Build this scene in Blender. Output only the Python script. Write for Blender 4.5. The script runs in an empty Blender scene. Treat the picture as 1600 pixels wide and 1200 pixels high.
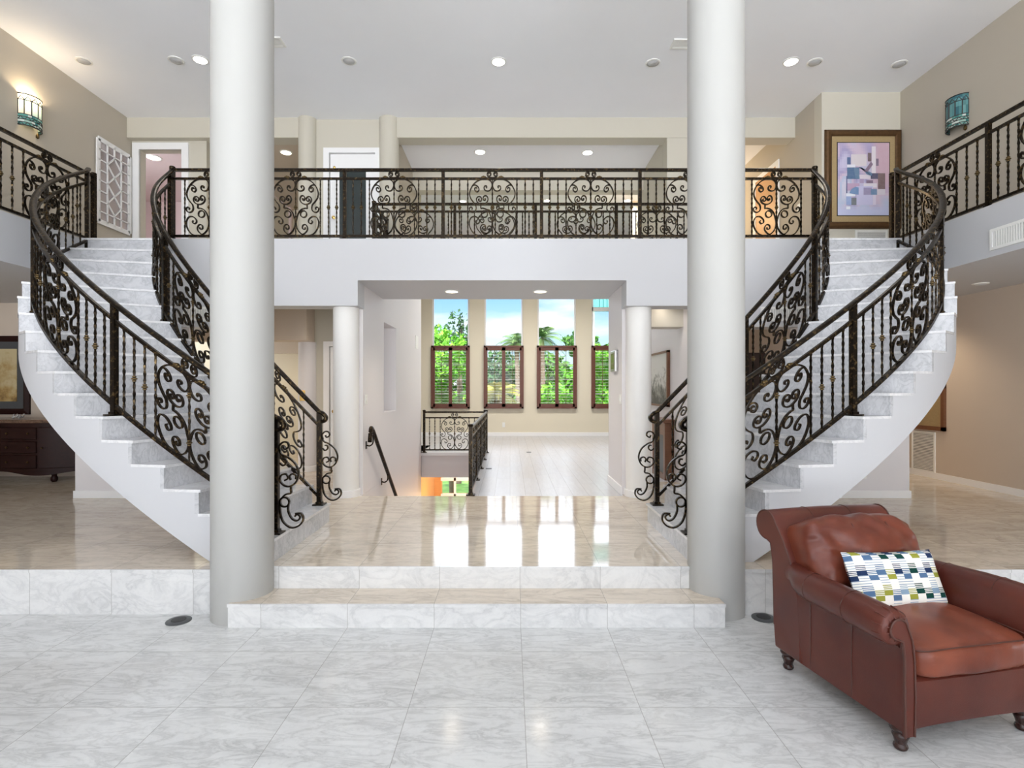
import bpy, math, random
from mathutils import Vector, Matrix, noise as mnoise
R = math.radians
PI = math.pi
rnd = random.Random(7)
SC = bpy.context.scene
COL = SC.collection
XA = -0.22                      # mirror axis of the hall
ZL = 0.334                      # landing level
ZU = 3.52                       # upper floor level
ZC = 6.14                       # ceiling
NST = 17
RISE = (ZU - ZL) / NST

# ------------------------------------------------------------------ materials
def lin(c):
    c = c / 255.0
    return c / 12.92 if c <= 0.04045 else ((c + 0.055) / 1.055) ** 2.4
def rgb(r, g, b): return (lin(r), lin(g), lin(b), 1.0)

class NT:
    def __init__(s, name):
        s.m = bpy.data.materials.new(name); s.m.use_nodes = True
        s.t = s.m.node_tree; s.n = s.t.nodes; s.l = s.t.links
        s.b = s.n['Principled BSDF']
    def node(s, typ, **kw):
        n = s.n.new(typ)
        for k, v in kw.items():
            if k.startswith('i_'):
                key = k[2:]
                key = int(key) if key.isdigit() else key.replace('_', ' ')
                if isinstance(v, bpy.types.NodeSocket): s.l.new(v, n.inputs[key])
                else: n.inputs[key].default_value = v
            else: setattr(n, k, v)
        return n
    def math(s, op, a, b=0.0, c=0.0, clamp=False):
        n = s.n.new('ShaderNodeMath'); n.operation = op; n.use_clamp = clamp
        for i, v in enumerate((a, b, c)):
            if isinstance(v, bpy.types.NodeSocket): s.l.new(v, n.inputs[i])
            else: n.inputs[i].default_value = v
        return n.outputs[0]
    def vmath(s, op, a, b=(0, 0, 0)):
        n = s.n.new('ShaderNodeVectorMath'); n.operation = op
        for i, v in enumerate((a, b)):
            if isinstance(v, bpy.types.NodeSocket): s.l.new(v, n.inputs[i])
            elif op == 'SCALE' and i == 1: n.inputs['Scale'].default_value = v
            else: n.inputs[i].default_value = v
        return n.outputs[0]
    def ramp(s, fac, stops, interp='LINEAR'):
        n = s.n.new('ShaderNodeValToRGB'); cr = n.color_ramp; cr.interpolation = interp
        while len(cr.elements) < len(stops): cr.elements.new(0.5)
        for e, (p, c) in zip(cr.elements, stops):
            e.position = p; e.color = c if len(c) == 4 else (*c, 1)
        s.l.new(fac, n.inputs[0]); return n.outputs[0]
    def mix(s, fac, a, b, blend='MIX'):
        n = s.n.new('ShaderNodeMix'); n.data_type = 'RGBA'; n.blend_type = blend
        for sock, v in ((n.inputs[0], fac), (n.inputs[6], a), (n.inputs[7], b)):
            if isinstance(v, bpy.types.NodeSocket): s.l.new(v, sock)
            else: sock.default_value = v
        return n.outputs[2]
    def set(s, **kw):
        for k, v in kw.items():
            sock = s.b.inputs[k.replace('_', ' ')]
            if isinstance(v, bpy.types.NodeSocket): s.l.new(v, sock)
            else: sock.default_value = v
        return s
    def obj(s):
        return s.node('ShaderNodeTexCoord').outputs['Object']
    def bump(s, h, strength=0.3, dist=0.01):
        n = s.node('ShaderNodeBump'); n.inputs['Strength'].default_value = strength
        n.inputs['Distance'].default_value = dist
        s.l.new(h, n.inputs['Height']); s.l.new(n.outputs[0], s.b.inputs['Normal'])

def paint(name, col, rough=0.6, spec=0.3, bump=0.04):
    t = NT(name); o = t.obj()
    nz = t.node('ShaderNodeTexNoise', i_Vector=o, i_Scale=1.3, i_Detail=3.0)
    c2 = tuple(min(1, v * 0.95) for v in col[:3]) + (1,)
    c = t.mix(nz.outputs[0], col, c2)
    t.set(Base_Color=c, Roughness=rough, Specular_IOR_Level=spec)
    if bump:
        n2 = t.node('ShaderNodeTexNoise', i_Vector=o, i_Scale=180.0, i_Detail=2.0)
        t.bump(n2.outputs[0], bump, 0.002)
    return t.m

def simple(name, col, rough=0.5, metal=0.0, spec=0.5, var=0.12, scale=12.0):
    t = NT(name); o = t.obj()
    nz = t.node('ShaderNodeTexNoise', i_Vector=o, i_Scale=scale, i_Detail=4.0)
    c2 = tuple(v * (1 - var) for v in col[:3]) + (1,)
    t.set(Base_Color=t.mix(nz.outputs[0], col, c2), Roughness=rough, Metallic=metal, Specular_IOR_Level=spec)
    return t.m

def marble(name, base, vein, tile=None, off=(0.075, 2.873), rough=0.09, amount=1.0, joint=(0.25, 0.24, 0.22, 1), scale=1.0, blotch=0.5):
    t = NT(name); p = t.obj()
    if tile:
        q = t.vmath('DIVIDE', t.vmath('SUBTRACT', p, (off[0], off[1], 0)), (tile, tile, 1000))
        wn = t.node('ShaderNodeTexWhiteNoise', noise_dimensions='3D')
        t.l.new(t.vmath('FLOOR', q), wn.inputs['Vector'])
        pv = t.vmath('ADD', p, t.vmath('SCALE', wn.outputs['Color'], 30.0))
    else: pv = p
    mp = t.node('ShaderNodeMapping', i_Vector=pv)
    mp.inputs['Rotation'].default_value = (0.3, 0.5, R(38)); mp.inputs['Scale'].default_value = (1.0 * scale, 3.2 * scale, 1.6 * scale)
    n1 = t.node('ShaderNodeTexNoise', i_Vector=mp.outputs[0], i_Scale=2.2, i_Detail=9.0, i_Roughness=0.62, i_Distortion=1.1)
    v1 = t.math('ABSOLUTE', t.math('SUBTRACT', n1.outputs[0], 0.5))
    v1 = t.math('SUBTRACT', 1.0, t.math('MULTIPLY', v1, 9.0), clamp=True)
    v1 = t.math('POWER', v1, 2.0)
    n2 = t.node('ShaderNodeTexNoise', i_Vector=mp.outputs[0], i_Scale=1.3, i_Detail=6.0, i_Roughness=0.6)
    n3 = t.node('ShaderNodeTexNoise', i_Vector=pv, i_Scale=16.0 * scale, i_Detail=6.0, i_Roughness=0.7, i_Distortion=0.8)
    fac = t.math('MULTIPLY', v1, n2.outputs[0])
    cloud = t.math('MULTIPLY', t.math('SUBTRACT', n2.outputs[0], 0.42, clamp=True), 2.4 * blotch)
    fine = t.math('MULTIPLY', t.math('SUBTRACT', n3.outputs[0], 0.47, clamp=True), 2.0 * blotch)
    fac = t.math('MULTIPLY', t.math('ADD', t.math('ADD', fac, cloud), fine), amount, clamp=True)
    c = t.mix(fac, base, vein)
    if tile:
        fr = t.vmath('FRACTION', q)
        sx = t.node('ShaderNodeSeparateXYZ', i_0=fr)
        def edge(v):
            d = t.math('MINIMUM', v, t.math('SUBTRACT', 1.0, v))
            return t.math('LESS_THAN', d, 0.0032)
        e = t.math('MAXIMUM', edge(sx.outputs[0]), edge(sx.outputs[1]))
        c = t.mix(t.math('MULTIPLY', e, 0.6), c, joint)
    t.set(Base_Color=c, Roughness=rough, Specular_IOR_Level=0.5)
    return t.m

def wood(name, c1, c2, rough=0.3, scale=6.0, axis=(1, 8, 8)):
    t = NT(name); o = t.obj()
    mp = t.node('ShaderNodeMapping', i_Vector=o); mp.inputs['Scale'].default_value = axis
    nz = t.node('ShaderNodeTexNoise', i_Vector=mp.outputs[0], i_Scale=scale, i_Detail=6.0, i_Distortion=0.7)
    t.set(Base_Color=t.mix(nz.outputs[0], c1, c2), Roughness=rough)
    return t.m

def planks(name):
    t = NT(name); p = t.obj()
    sx = t.node('ShaderNodeSeparateXYZ', i_0=p)
    xi = t.math('DIVIDE', sx.outputs[0], 0.2)
    row = t.math('FLOOR', xi)
    wn = t.node('ShaderNodeTexWhiteNoise', noise_dimensions='1D', i_W=row)
    yi = t.math('ADD', t.math('DIVIDE', sx.outputs[1], 1.2), wn.outputs[0])
    cid = t.node('ShaderNodeCombineXYZ', i_0=row, i_1=t.math('FLOOR', yi))
    w2 = t.node('ShaderNodeTexWhiteNoise', noise_dimensions='3D', i_Vector=cid.outputs[0])
    mp = t.node('ShaderNodeMapping', i_Vector=t.vmath('ADD', p, t.vmath('SCALE', w2.outputs['Color'], 9.0)))
    mp.inputs['Scale'].default_value = (9, 0.9, 1)
    nz = t.node('ShaderNodeTexNoise', i_Vector=mp.outputs[0], i_Scale=3.0, i_Detail=7.0, i_Distortion=0.6)
    c = t.mix(nz.outputs[0], rgb(204, 205, 210), rgb(170, 170, 175))
    c = t.mix(t.math('MULTIPLY', w2.outputs[0], 0.25), c, rgb(190, 180, 172))
    fx = t.math('FRACT', xi); fy = t.math('FRACT', yi)
    ex = t.math('LESS_THAN', t.math('MINIMUM', fx, t.math('SUBTRACT', 1.0, fx)), 0.014)
    ey = t.math('LESS_THAN', t.math('MINIMUM', fy, t.math('SUBTRACT', 1.0, fy)), 0.002)
    c = t.mix(t.math('MULTIPLY', t.math('MAXIMUM', ex, ey), 0.6), c, rgb(110, 104, 100))
    t.set(Base_Color=c, Roughness=0.28)
    return t.m

def emit(name, col, strength):
    t = NT(name)
    t.set(Base_Color=(*col[:3], 1), Emission_Color=(*col[:3], 1), Emission_Strength=strength)
    return t.m

def glass_thin(name, tint=(1, 1, 1, 1)):
    m = bpy.data.materials.new(name); m.use_nodes = True
    nt = m.node_tree; nt.nodes.clear()
    o = nt.nodes.new('ShaderNodeOutputMaterial'); mx = nt.nodes.new('ShaderNodeMixShader')
    tr = nt.nodes.new('ShaderNodeBsdfTransparent'); gl = nt.nodes.new('ShaderNodeBsdfGlossy')
    tr.inputs[0].default_value = tint; gl.inputs['Roughness'].default_value = 0.02
    fr = nt.nodes.new('ShaderNodeFresnel'); fr.inputs[0].default_value = 1.25
    nt.links.new(fr.outputs[0], mx.inputs[0]); nt.links.new(tr.outputs[0], mx.inputs[1]); nt.links.new(gl.outputs[0], mx.inputs[2])
    nt.links.new(mx.outputs[0], o.inputs[0])
    return m

def iron(name):
    t = NT(name); o = t.obj()
    nz = t.node('ShaderNodeTexNoise', i_Vector=o, i_Scale=38.0, i_Detail=4.0)
    n2 = t.node('ShaderNodeTexNoise', i_Vector=o, i_Scale=9.0, i_Detail=2.0)
    f = t.math('MULTIPLY', t.math('SUBTRACT', nz.outputs[0], 0.54, clamp=True), 4.5, clamp=True)
    f = t.math('MULTIPLY', f, n2.outputs[0])
    c = t.mix(f, (0.018, 0.013, 0.009, 1), (0.30, 0.20, 0.085, 1))
    t.set(Base_Color=c, Roughness=0.33, Metallic=0.85, Specular_IOR_Level=0.4)
    t.bump(nz.outputs[0], 0.35, 0.004)
    return t.m

def leather(name, c1, c2, c3):
    t = NT(name); o = t.obj()
    n1 = t.node('ShaderNodeTexNoise', i_Vector=o, i_Scale=4.0, i_Detail=6.0, i_Roughness=0.6)
    n2 = t.node('ShaderNodeTexNoise', i_Vector=o, i_Scale=1.6, i_Detail=3.0)
    f1 = t.ramp(n1.outputs[0], [(0.35, (0, 0, 0, 1)), (0.7, (1, 1, 1, 1))])
    c = t.mix(f1, c1, c2)
    f2 = t.ramp(n2.outputs[0], [(0.45, (0, 0, 0, 1)), (0.75, (1, 1, 1, 1))])
    c = t.mix(f2, c, c3)
    vo = t.node('ShaderNodeTexVoronoi', i_Vector=o, i_Scale=220.0)
    t.set(Base_Color=c, Roughness=t.math('ADD', 0.22, t.math('MULTIPLY', n1.outputs[0], 0.22)), Specular_IOR_Level=0.36, Coat_Weight=0.06, Coat_Roughness=0.2)
    t.bump(vo.outputs['Distance'], 0.12, 0.002)
    return t.m

def colattr(name, rough=0.6, noise_amt=0.25, scale=14.0, spec=0.3):
    t = NT(name)
    a = t.node('ShaderNodeAttribute', attribute_name='Col')
    nz = t.node('ShaderNodeTexNoise', i_Vector=t.obj(), i_Scale=scale, i_Detail=6.0)
    c = t.mix(t.math('MULTIPLY', nz.outputs[0], noise_amt), a.outputs['Color'], rgb(235, 228, 238))
    t.set(Base_Color=c, Roughness=rough, Specular_IOR_Level=spec)
    return t.m

def foliage(name, c1, c2, c3):
    t = NT(name); o = t.obj()
    nz = t.node('ShaderNodeTexNoise', i_Vector=o, i_Scale=2.2, i_Detail=5.0)
    c = t.ramp(nz.outputs[0], [(0.32, c1), (0.5, c2), (0.68, c3)])
    t.set(Base_Color=c, Roughness=0.6, Specular_IOR_Level=0.2)
    return t.m

M = {}
M['white'] = paint('white plaster', rgb(201, 202, 205), 0.5)
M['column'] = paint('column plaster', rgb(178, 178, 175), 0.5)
M['column_lightened'] = paint('lightened column plaster', rgb(238, 237, 234), 0.5)  # column plaster made lighter to offset the shade under the balcony
M['ceiling'] = paint('ceiling paint', rgb(248, 250, 254), 0.7)
M['greige'] = paint('greige paint', rgb(190, 182, 168), 0.6)
M['beige'] = paint('beige paint', rgb(204, 199, 185), 0.6)
M['tan'] = paint('tan paint', rgb(204, 190, 174), 0.6)
M['cream'] = paint('cream paint', rgb(228, 220, 200), 0.6)
M['lilac'] = paint('pale grey paint', rgb(228, 225, 226), 0.5)
M['pink'] = paint('pale pink paint', rgb(222, 204, 204), 0.6)
M['trim'] = paint('trim white gloss', rgb(244, 244, 244), 0.35, 0.4, 0.0)
M['marble_floor'] = marble('white marble tile', rgb(219, 220, 219), rgb(150, 151, 151), 0.61, rough=0.13, amount=0.62, scale=1.7, blotch=0.42)
M['marble_landing'] = marble('lamp-tinted marble tile', rgb(222, 210, 193), rgb(164, 152, 136), 0.61, rough=0.07, amount=0.7, off=(0.075, 4.13))  # same marble as the lower hall, warm lamp reflections put into the colour
M['marble_riser'] = marble('white marble riser', rgb(224, 224, 223), rgb(158, 160, 162), 0.61, rough=0.15, amount=0.5, off=(0.075, 2.1), scale=1.5)
M['marble_step'] = marble('shade-toned marble step', rgb(206, 207, 210), rgb(138, 141, 146), None, rough=0.2, amount=0.6, scale=2.2)  # stair marble darkened, the shade on the risers put into the colour
M['marble_tread'] = marble('lightened marble tread', rgb(230, 230, 231), rgb(170, 172, 176), None, rough=0.15, amount=0.5, scale=2.0)  # stair marble lightened, the lit nosing edges put into the colour
M['planks'] = planks('grey wood plank tile')
M['iron'] = iron('bronzed wrought iron')
M['brass'] = simple('antique brass', (0.17, 0.115, 0.05, 1), 0.35, 0.9, var=0.6, scale=60)
M['gold'] = simple('polished brass', (0.75, 0.52, 0.18, 1), 0.25, 1.0)
M['chrome'] = simple('brushed silver', (0.6, 0.6, 0.6, 1), 0.3, 1.0)
M['black'] = simple('matte black', (0.02, 0.02, 0.02, 1), 0.5)
M['darkgrey'] = simple('dark grey cover', (0.07, 0.075, 0.08, 1), 0.4)
M['plastic'] = simple('white plastic', rgb(240, 240, 236), 0.4, var=0.04)
M['ivory'] = simple('ivory plastic', rgb(228, 214, 170), 0.4, var=0.06)
M['leather'] = leather('brown leather', (0.070, 0.0145, 0.010, 1), (0.105, 0.024, 0.015, 1), (0.145, 0.036, 0.021, 1))
M['leather2'] = leather('lighter brown leather', (0.105, 0.023, 0.013, 1), (0.20, 0.050, 0.026, 1), (0.30, 0.085, 0.045, 1))  # lighter, redder leather for the seat and back cushions
M['piping'] = simple('leather piping', (0.075, 0.022, 0.014, 1), 0.4)
M['darkwood'] = wood('dark turned wood', (0.020, 0.009, 0.008, 1), (0.050, 0.020, 0.016, 1), 0.25, 14)
M['mahogany'] = wood('mahogany', (0.012, 0.004, 0.0035, 1), (0.030, 0.009, 0.007, 1), 0.4, 5)
M['mahogany'].node_tree.nodes['Principled BSDF'].inputs['Specular IOR Level'].default_value = 0.18
M['shutter'] = wood('shutter wood', (0.115, 0.040, 0.026, 1), (0.17, 0.062, 0.040, 1), 0.4, 5)
M['brownwood'] = wood('brown wood', (0.14, 0.055, 0.025, 1), (0.23, 0.10, 0.05, 1), 0.35, 5)
M['orange_lit'] = wood('orange-lit wood', (0.55, 0.27, 0.09, 1), (0.65, 0.35, 0.13, 1), 0.4, 4)  # wood colour with the orange lamplight put in
M['glass'] = glass_thin('window glass')
M['darkglass'] = simple('dark smoked glass', (0.030, 0.045, 0.045, 1), 0.08, 0.0, 0.6, var=0.5, scale=3)
M['lamp'] = emit('lamp lens lit', (1.0, 0.96, 0.88), 9.0)
M['lampwarm'] = emit('warm lamp lens lit', (1.0, 0.86, 0.66), 7.0)
M['lampoff'] = simple('lamp lens unlit', rgb(190, 190, 190), 0.3)
M['mirror'] = simple('mirror glass', (0.46, 0.41, 0.41, 1), 0.12, 0.4, var=0.03)
M['art'] = colattr('painted canvas', 0.5, 0.16, 22.0)
M['goldframe'] = simple('gilt bronze frame', (0.16, 0.085, 0.035, 1), 0.4, 0.6, var=0.6, scale=18)
M['goldmat'] = simple('gold linen mat', (0.50, 0.37, 0.19, 1), 0.5, 0.25, var=0.3, scale=60)
M['granite'] = marble('brown granite', (0.20, 0.12, 0.08, 1), (0.03, 0.02, 0.016, 1), None, rough=0.1, amount=1.0, scale=9)
M['teal'] = simple('teal metal', rgb(70, 160, 160), 0.5)
M['bark'] = simple('bark', (0.16, 0.12, 0.09, 1), 0.9, var=0.4)
M['leaf_a'] = foliage('leaf bright', (0.035, 0.13, 0.012, 1), (0.10, 0.30, 0.025, 1), (0.22, 0.46, 0.05, 1))
M['leaf_b'] = foliage('leaf mid', (0.02, 0.07, 0.015, 1), (0.06, 0.17, 0.03, 1), (0.13, 0.27, 0.05, 1))
M['leaf_c'] = foliage('leaf dark', (0.012, 0.035, 0.014, 1), (0.03, 0.08, 0.03, 1), (0.06, 0.14, 0.05, 1))
M['leaf_y'] = foliage('palm yellow', (0.10, 0.14, 0.02, 1), (0.26, 0.26, 0.04, 1), (0.42, 0.36, 0.08, 1))
M['leaf_p'] = foliage('palm green', (0.04, 0.09, 0.03, 1), (0.10, 0.19, 0.06, 1), (0.2, 0.3, 0.1, 1))
M['lawn'] = foliage('lawn', (0.07, 0.17, 0.03, 1), (0.12, 0.26, 0.05, 1), (0.2, 0.34, 0.08, 1))

# ------------------------------------------------------------------ geometry helpers
class MB:
    def __init__(s): s.v = []; s.f = []; s.c = []; s.col = None
    def add(s, vs, fs):
        k = len(s.v); s.v.extend([tuple(p) for p in vs])
        for f in fs:
            s.f.append(tuple(i + k for i in f)); s.c.append(s.col)
        return s
    def box(s, x0, x1, y0, y1, z0, z1):
        vs = [(x0, y0, z0), (x1, y0, z0), (x1, y1, z0), (x0, y1, z0), (x0, y0, z1), (x1, y0, z1), (x1, y1, z1), (x0, y1, z1)]
        return s.add(vs, [(0, 3, 2, 1), (4, 5, 6, 7), (0, 1, 5, 4), (1, 2, 6, 5), (2, 3, 7, 6), (3, 0, 4, 7)])
    def obox(s, c, ex, ey, ez):
        """box about c with half-axis vectors"""
        c, ex, ey, ez = map(Vector, (c, ex, ey, ez))
        vs = [c + sx * ex + sy * ey + sz * ez for sz in (-1, 1) for sx, sy in ((-1, -1), (1, -1), (1, 1), (-1, 1))]
        return s.add(vs, [(0, 3, 2, 1), (4, 5, 6, 7), (0, 1, 5, 4), (1, 2, 6, 5), (2, 3, 7, 6), (3, 0, 4, 7)])
    def loft(s, rings, closed=True, caps=True):
        n = len(rings[0]); vs = [p for r in rings for p in r]; fs = []
        for i in range(len(rings) - 1):
            for j in range(n if closed else n - 1):
                a = i * n + j; b = i * n + (j + 1) % n
                fs.append((a, b, b + n, a + n))
        if caps and closed:
            fs.append(tuple(range(n))[::-1]); fs.append(tuple(range((len(rings) - 1) * n, len(rings) * n)))
        return s.add(vs, fs)
    def sweep(s, pts, normals, prof, cyc=False):
        """prof: list of (across normal, along binormal)"""
        rings = []; n = len(pts)
        for i in range(n):
            a = pts[max(i - 1, 0)]; b = pts[min(i + 1, n - 1)]
            if cyc: a = pts[(i - 1) % n]; b = pts[(i + 1) % n]
            t = (b - a)
            if t.length < 1e-9: t = Vector((0, 0, 1))
            t.normalize()
            nn = normals[i] if isinstance(normals, list) else normals
            nn = (nn - t * nn.dot(t))
            if nn.length < 1e-6: nn = t.orthogonal()
            nn.normalize(); bb = t.cross(nn)
            rings.append([pts[i] + nn * u + bb * w for u, w in prof])
        if cyc: rings.append(rings[0])
        return s.loft(rings, True, not cyc)
    def tube(s, pts, r, seg=8, up=Vector((0.13, 0.21, 0.97))):
        prof = [(math.cos(2 * PI * k / seg) * r, math.sin(2 * PI * k / seg) * r) for k in range(seg)]
        return s.sweep([Vector(p) for p in pts], up, prof)
    def lathe(s, c, prof, seg=24, axis=None, a0=0.0):
        """prof: (r, z) list, about vertical axis through c (or along axis)"""
        c = Vector(c)
        if axis is None: ex, ey, ez = Vector((1, 0, 0)), Vector((0, 1, 0)), Vector((0, 0, 1))
        else:
            ez = Vector(axis).normalized(); ex = ez.orthogonal().normalized(); ey = ez.cross(ex)
        rings = [[c + ex * (r * math.cos(2 * PI * k / seg + a0)) + ey * (r * math.sin(2 * PI * k / seg + a0)) + ez * z for k in range(seg)] for r, z in prof]
        return s.loft(rings)
    def prism(s, poly, z0, z1):
        return s.loft([[(x, y, z0) for x, y in poly], [(x, y, z1) for x, y in poly]])
    def superbox(s, c, h, k=5.0, n=10, fn=None):
        """rounded cushion-like box; fn(p_unit)->Vector offset"""
        c = Vector(c); idx = {}; vs = []; fs = []
        def vert(p):
            key = tuple(round(x, 5) for x in p)
            if key in idx: return idx[key]
            m = (abs(p[0]) ** k + abs(p[1]) ** k + abs(p[2]) ** k) ** (1 / k)
            u = Vector(p) / m
            q = Vector((u.x * h[0], u.y * h[1], u.z * h[2]))
            if fn: q = fn(u, q)
            idx[key] = len(vs); vs.append(c + q); return idx[key]
        for ax in range(3):
            for sg in (-1, 1):
                for i in range(n):
                    for j in range(n):
                        q = []
                        for di, dj in ((0, 0), (1, 0), (1, 1), (0, 1)):
                            p = [0, 0, 0]; p[ax] = sg; p[(ax + 1) % 3] = (-1 + 2 * (i + di) / n) ; p[(ax + 2) % 3] = (-1 + 2 * (j + dj) / n)
                            q.append(vert(tuple(p)))
                        fs.append(tuple(q) if sg > 0 else tuple(q[::-1]))
        return s.add(vs, fs)
    def build(s, name, mat, parent=None, smooth=None, origin=None, bevel=0.0, **tags):
        me = bpy.data.meshes.new(name)
        root = parent
        while root is not None and root.parent is not None: root = root.parent
        org = Vector(origin) if origin is not None else (root.location.copy() if root is not None else Vector((0, 0, 0)))
        me.from_pydata([Vector(p) - org for p in s.v], [], s.f)
        me.validate(); me.update()
        mats = mat if isinstance(mat, list) else [mat]
        for m in mats: me.materials.append(m)
        if any(c is not None for c in s.c) and len(me.polygons) == len(s.c):
            if any(isinstance(c, int) for c in s.c):
                for p, c in zip(me.polygons, s.c): p.material_index = c or 0
            else:
                at = me.color_attributes.new('Col', 'FLOAT_COLOR', 'CORNER')
                for p, c in zip(me.polygons, s.c):
                    for li in p.loop_indices: at.data[li].color = c or (1, 1, 1, 1)
        if smooth is not None:
            me.shade_smooth()
            if smooth < 180: me.set_sharp_from_angle(angle=R(smooth))
        o = bpy.data.objects.new(name, me); COL.objects.link(o)
        if parent is not None:
            o.parent = parent
        else: o.location = org
        if bevel:
            b = o.modifiers.new('Bevel', 'BEVEL'); b.width = bevel; b.segments = 2; b.limit_method = 'ANGLE'
        for k, v in tags.items():
            if v: o[k] = v
        return o

def B(*a): return MB().box(*a)
def thing(name, label, cat, loc, group=None, kind=None):
    o = bpy.data.objects.new(name, None); COL.objects.link(o)
    o.location = loc; o.empty_display_size = 0.1
    o['label'] = label; o['category'] = cat
    if group: o['group'] = group
    if kind: o['kind'] = kind
    return o
def tag(o, label, cat, group=None):
    o['label'] = label; o['category'] = cat
    if group: o['group'] = group
    return o
def struct(name, mb, mat, label, cat, smooth=None, bevel=0.0, parent=None):
    o = mb.build(name, mat, parent, smooth, bevel=bevel)
    o['kind'] = 'structure'; o['label'] = label; o['category'] = cat
    return o
def MX(side, xp): return XA + side * xp
def smoothstep(a, b, x):
    t = max(0.0, min(1.0, (x - a) / (b - a))); return t * t * (3 - 2 * t)

def catmull(pts, per=6):
    out = []; n = len(pts)
    for i in range(n - 1):
        p0 = pts[max(i - 1, 0)]; p1 = pts[i]; p2 = pts[i + 1]; p3 = pts[min(i + 2, n - 1)]
        for k in range(per):
            t = k / per
            out.append(tuple(0.5 * ((2 * b) + (c - a) * t + (2 * a - 5 * b + 4 * c - d) * t * t + (3 * b - a - 3 * c + d) * t ** 3) for a, b, c, d in zip(p0, p1, p2, p3)))
    out.append(tuple(pts[-1])); return out

# ------------------------------------------------------------------ SETTING
XL, XR = MX(-1, 5.02), MX(1, 5.02)             # gallery edges
# floors
lf = MB().box(-9, 7, -7.5, 4.2, -0.3, 0.0)
struct('floor', lf, M['marble_floor'], 'white grey-veined marble tile floor of the lower hall', 'floor')
ll = MB()
ll.box(-9, -1.85, 4.06, 6.85, -0.2, ZL)
ll.box(1.41, 7.0, 4.06, 6.85, -0.2, ZL)
ll.box(-1.85, 1.41, 4.13, 6.85, -0.2, ZL)
ll.box(-9, -1.9, 6.85, 13, -0.2, ZL)
ll.box(1.43, 2.6, 6.85, 7.9, -0.2, ZL)
ll.box(2.6, 7.0, 6.85, 9.2, -0.2, ZL)
land = struct('floor_landing', ll, [M['marble_landing'], M['marble_riser']], 'polished lamp-tinted marble tile floor of the raised landing', 'floor')
for p in land.data.polygons:
    if p.normal.y < -0.9: p.material_index = 1
pf = MB().box(-0.5, 1.43, 6.85, 15.7, -0.186, ZL).box(1.43, 2.6, 7.9, 9.2, -0.186, ZL).box(1.43, 8, 9.2, 15.7, -0.186, ZL).box(-6, -0.5, 11.56, 15.7, -0.186, ZL)
struct('floor_planks', pf, M['planks'], 'pale grey wood plank floor in front of the tall windows', 'floor')
st = MB().box(-1.987, 1.514, 3.83, 4.14, 0, 0.167)
stp = struct('trim_step', st, [M['marble_landing'], M['marble_riser']], 'wide white marble step up to the landing', 'step')
for p in stp.data.polygons:
    if p.normal.z < 0.5: p.material_index = 1
nos = MB().box(-1.99, 1.517, 3.822, 3.835, 0.145, 0.1672).box(-1.856, 1.404, 4.122, 4.135, ZL - 0.022, ZL + 0.0004)
nos.box(-9, -1.86, 4.052, 4.065, ZL - 0.022, ZL + 0.0004).box(1.41, 7, 4.052, 4.065, ZL - 0.022, ZL + 0.0004)
struct('trim_nosing', nos, M['marble_riser'], 'thin white marble nosing along the landing and step edges', 'trim')

# upper floor slabs
us = MB()
us.box(XL, XR, 6.95, 8.05, 3.01, ZU)
us.box(-9, -3.0, 8.05, 13, 3.01, ZU)
us.box(-3.0, -1.9, 8.05, 11.4, 3.01, ZU)
us.box(2.6, 7, 8.05, 13, 3.01, ZU)
us.box(-9, XL - 0.001, -7.5, 8.05, 3.0, ZU)
us.box(XR + 0.001, 7, -7.5, 8.05, 3.0, ZU)
struct('floor_upper', us, M['white'], 'white slab of the upper floor and side galleries', 'floor')
# fascia under the balcony rail
fa = MB()
for sg in (-1, 1):
    def bx(a, b, z0):
        x0, x1 = sorted((MX(sg, a), MX(sg, b))); fa.box(x0, x1, 6.65, 6.95, z0, ZU)
    bx(2.9, 5.02, 2.44); bx(1.643, 2.9, 2.70)
fa.box(MX(-1, 1.643), MX(1, 1.643), 6.65, 6.95, 3.01, ZU)
struct('wall_balcony', fa, M['white'], 'white front wall of the balcony above the centre opening', 'wall')

# ceiling
ce = MB().box(-9, 8, -7.5, 15.7, ZC, ZC + 0.2)
struct('ceiling', ce, M['ceiling'], 'high white ceiling of the hall', 'ceiling')

# upper side walls
struct('wall_left', MB().box(-6.49, -6.29, -7.5, 9.05, ZU, ZC), M['greige'], 'greige upper wall with the lit stained glass sconce', 'wall')
struct('wall_right', MB().box(5.86, 6.06, -7.5, 8.37, ZU, ZC), M['greige'], 'greige upper wall with the unlit teal sconce', 'wall')
struct('wall_alcove', MB().box(4.68, 6.06, 8.17, 8.37, ZU, ZC), M['beige'], 'beige upper wall carrying the abstract painting', 'wall')
struct('wall_alcove_side', MB().box(4.68, 4.88, 8.37, 13, ZU, ZC), M['greige'], 'greige wall running back beside the abstract painting', 'wall')
# beam across the back of the hall
bm = MB().box(-6.29, -3.35, 8.93, 9.2, 5.81, ZC).box(-1.9, 4.68, 8.93, 9.21, 5.81, ZC)
struct('beam', bm, M['beige'], 'beige beam crossing the back of the upper hall', 'beam')
# left back wall with the doorway
wb = MB().box(-6.29, -6.16, 9.05, 9.2, ZU, 5.81).box(-5.45, -5.05, 9.05, 9.2, ZU, 5.81).box(-6.16, -5.45, 9.05, 9.2, 5.66, 5.81).box(-5.2, -5.05, 9.2, 13, ZU, 5.81)
struct('wall_upper_back', wb, M['beige'], 'beige upper wall with the white-cased bedroom doorway', 'wall')
# bedroom behind
br = MB().box(-8.5, -5.0, 12.4, 12.5, ZU, ZC).box(-8.5, -8.4, 9.2, 12.4, ZU, ZC).box(-8.4, -5.2, 9.2, 12.4, 5.95, 6.0)
struct('wall_bedroom', br, M['pink'], 'pale pink walls of the room behind the upper doorway', 'wall')
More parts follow.
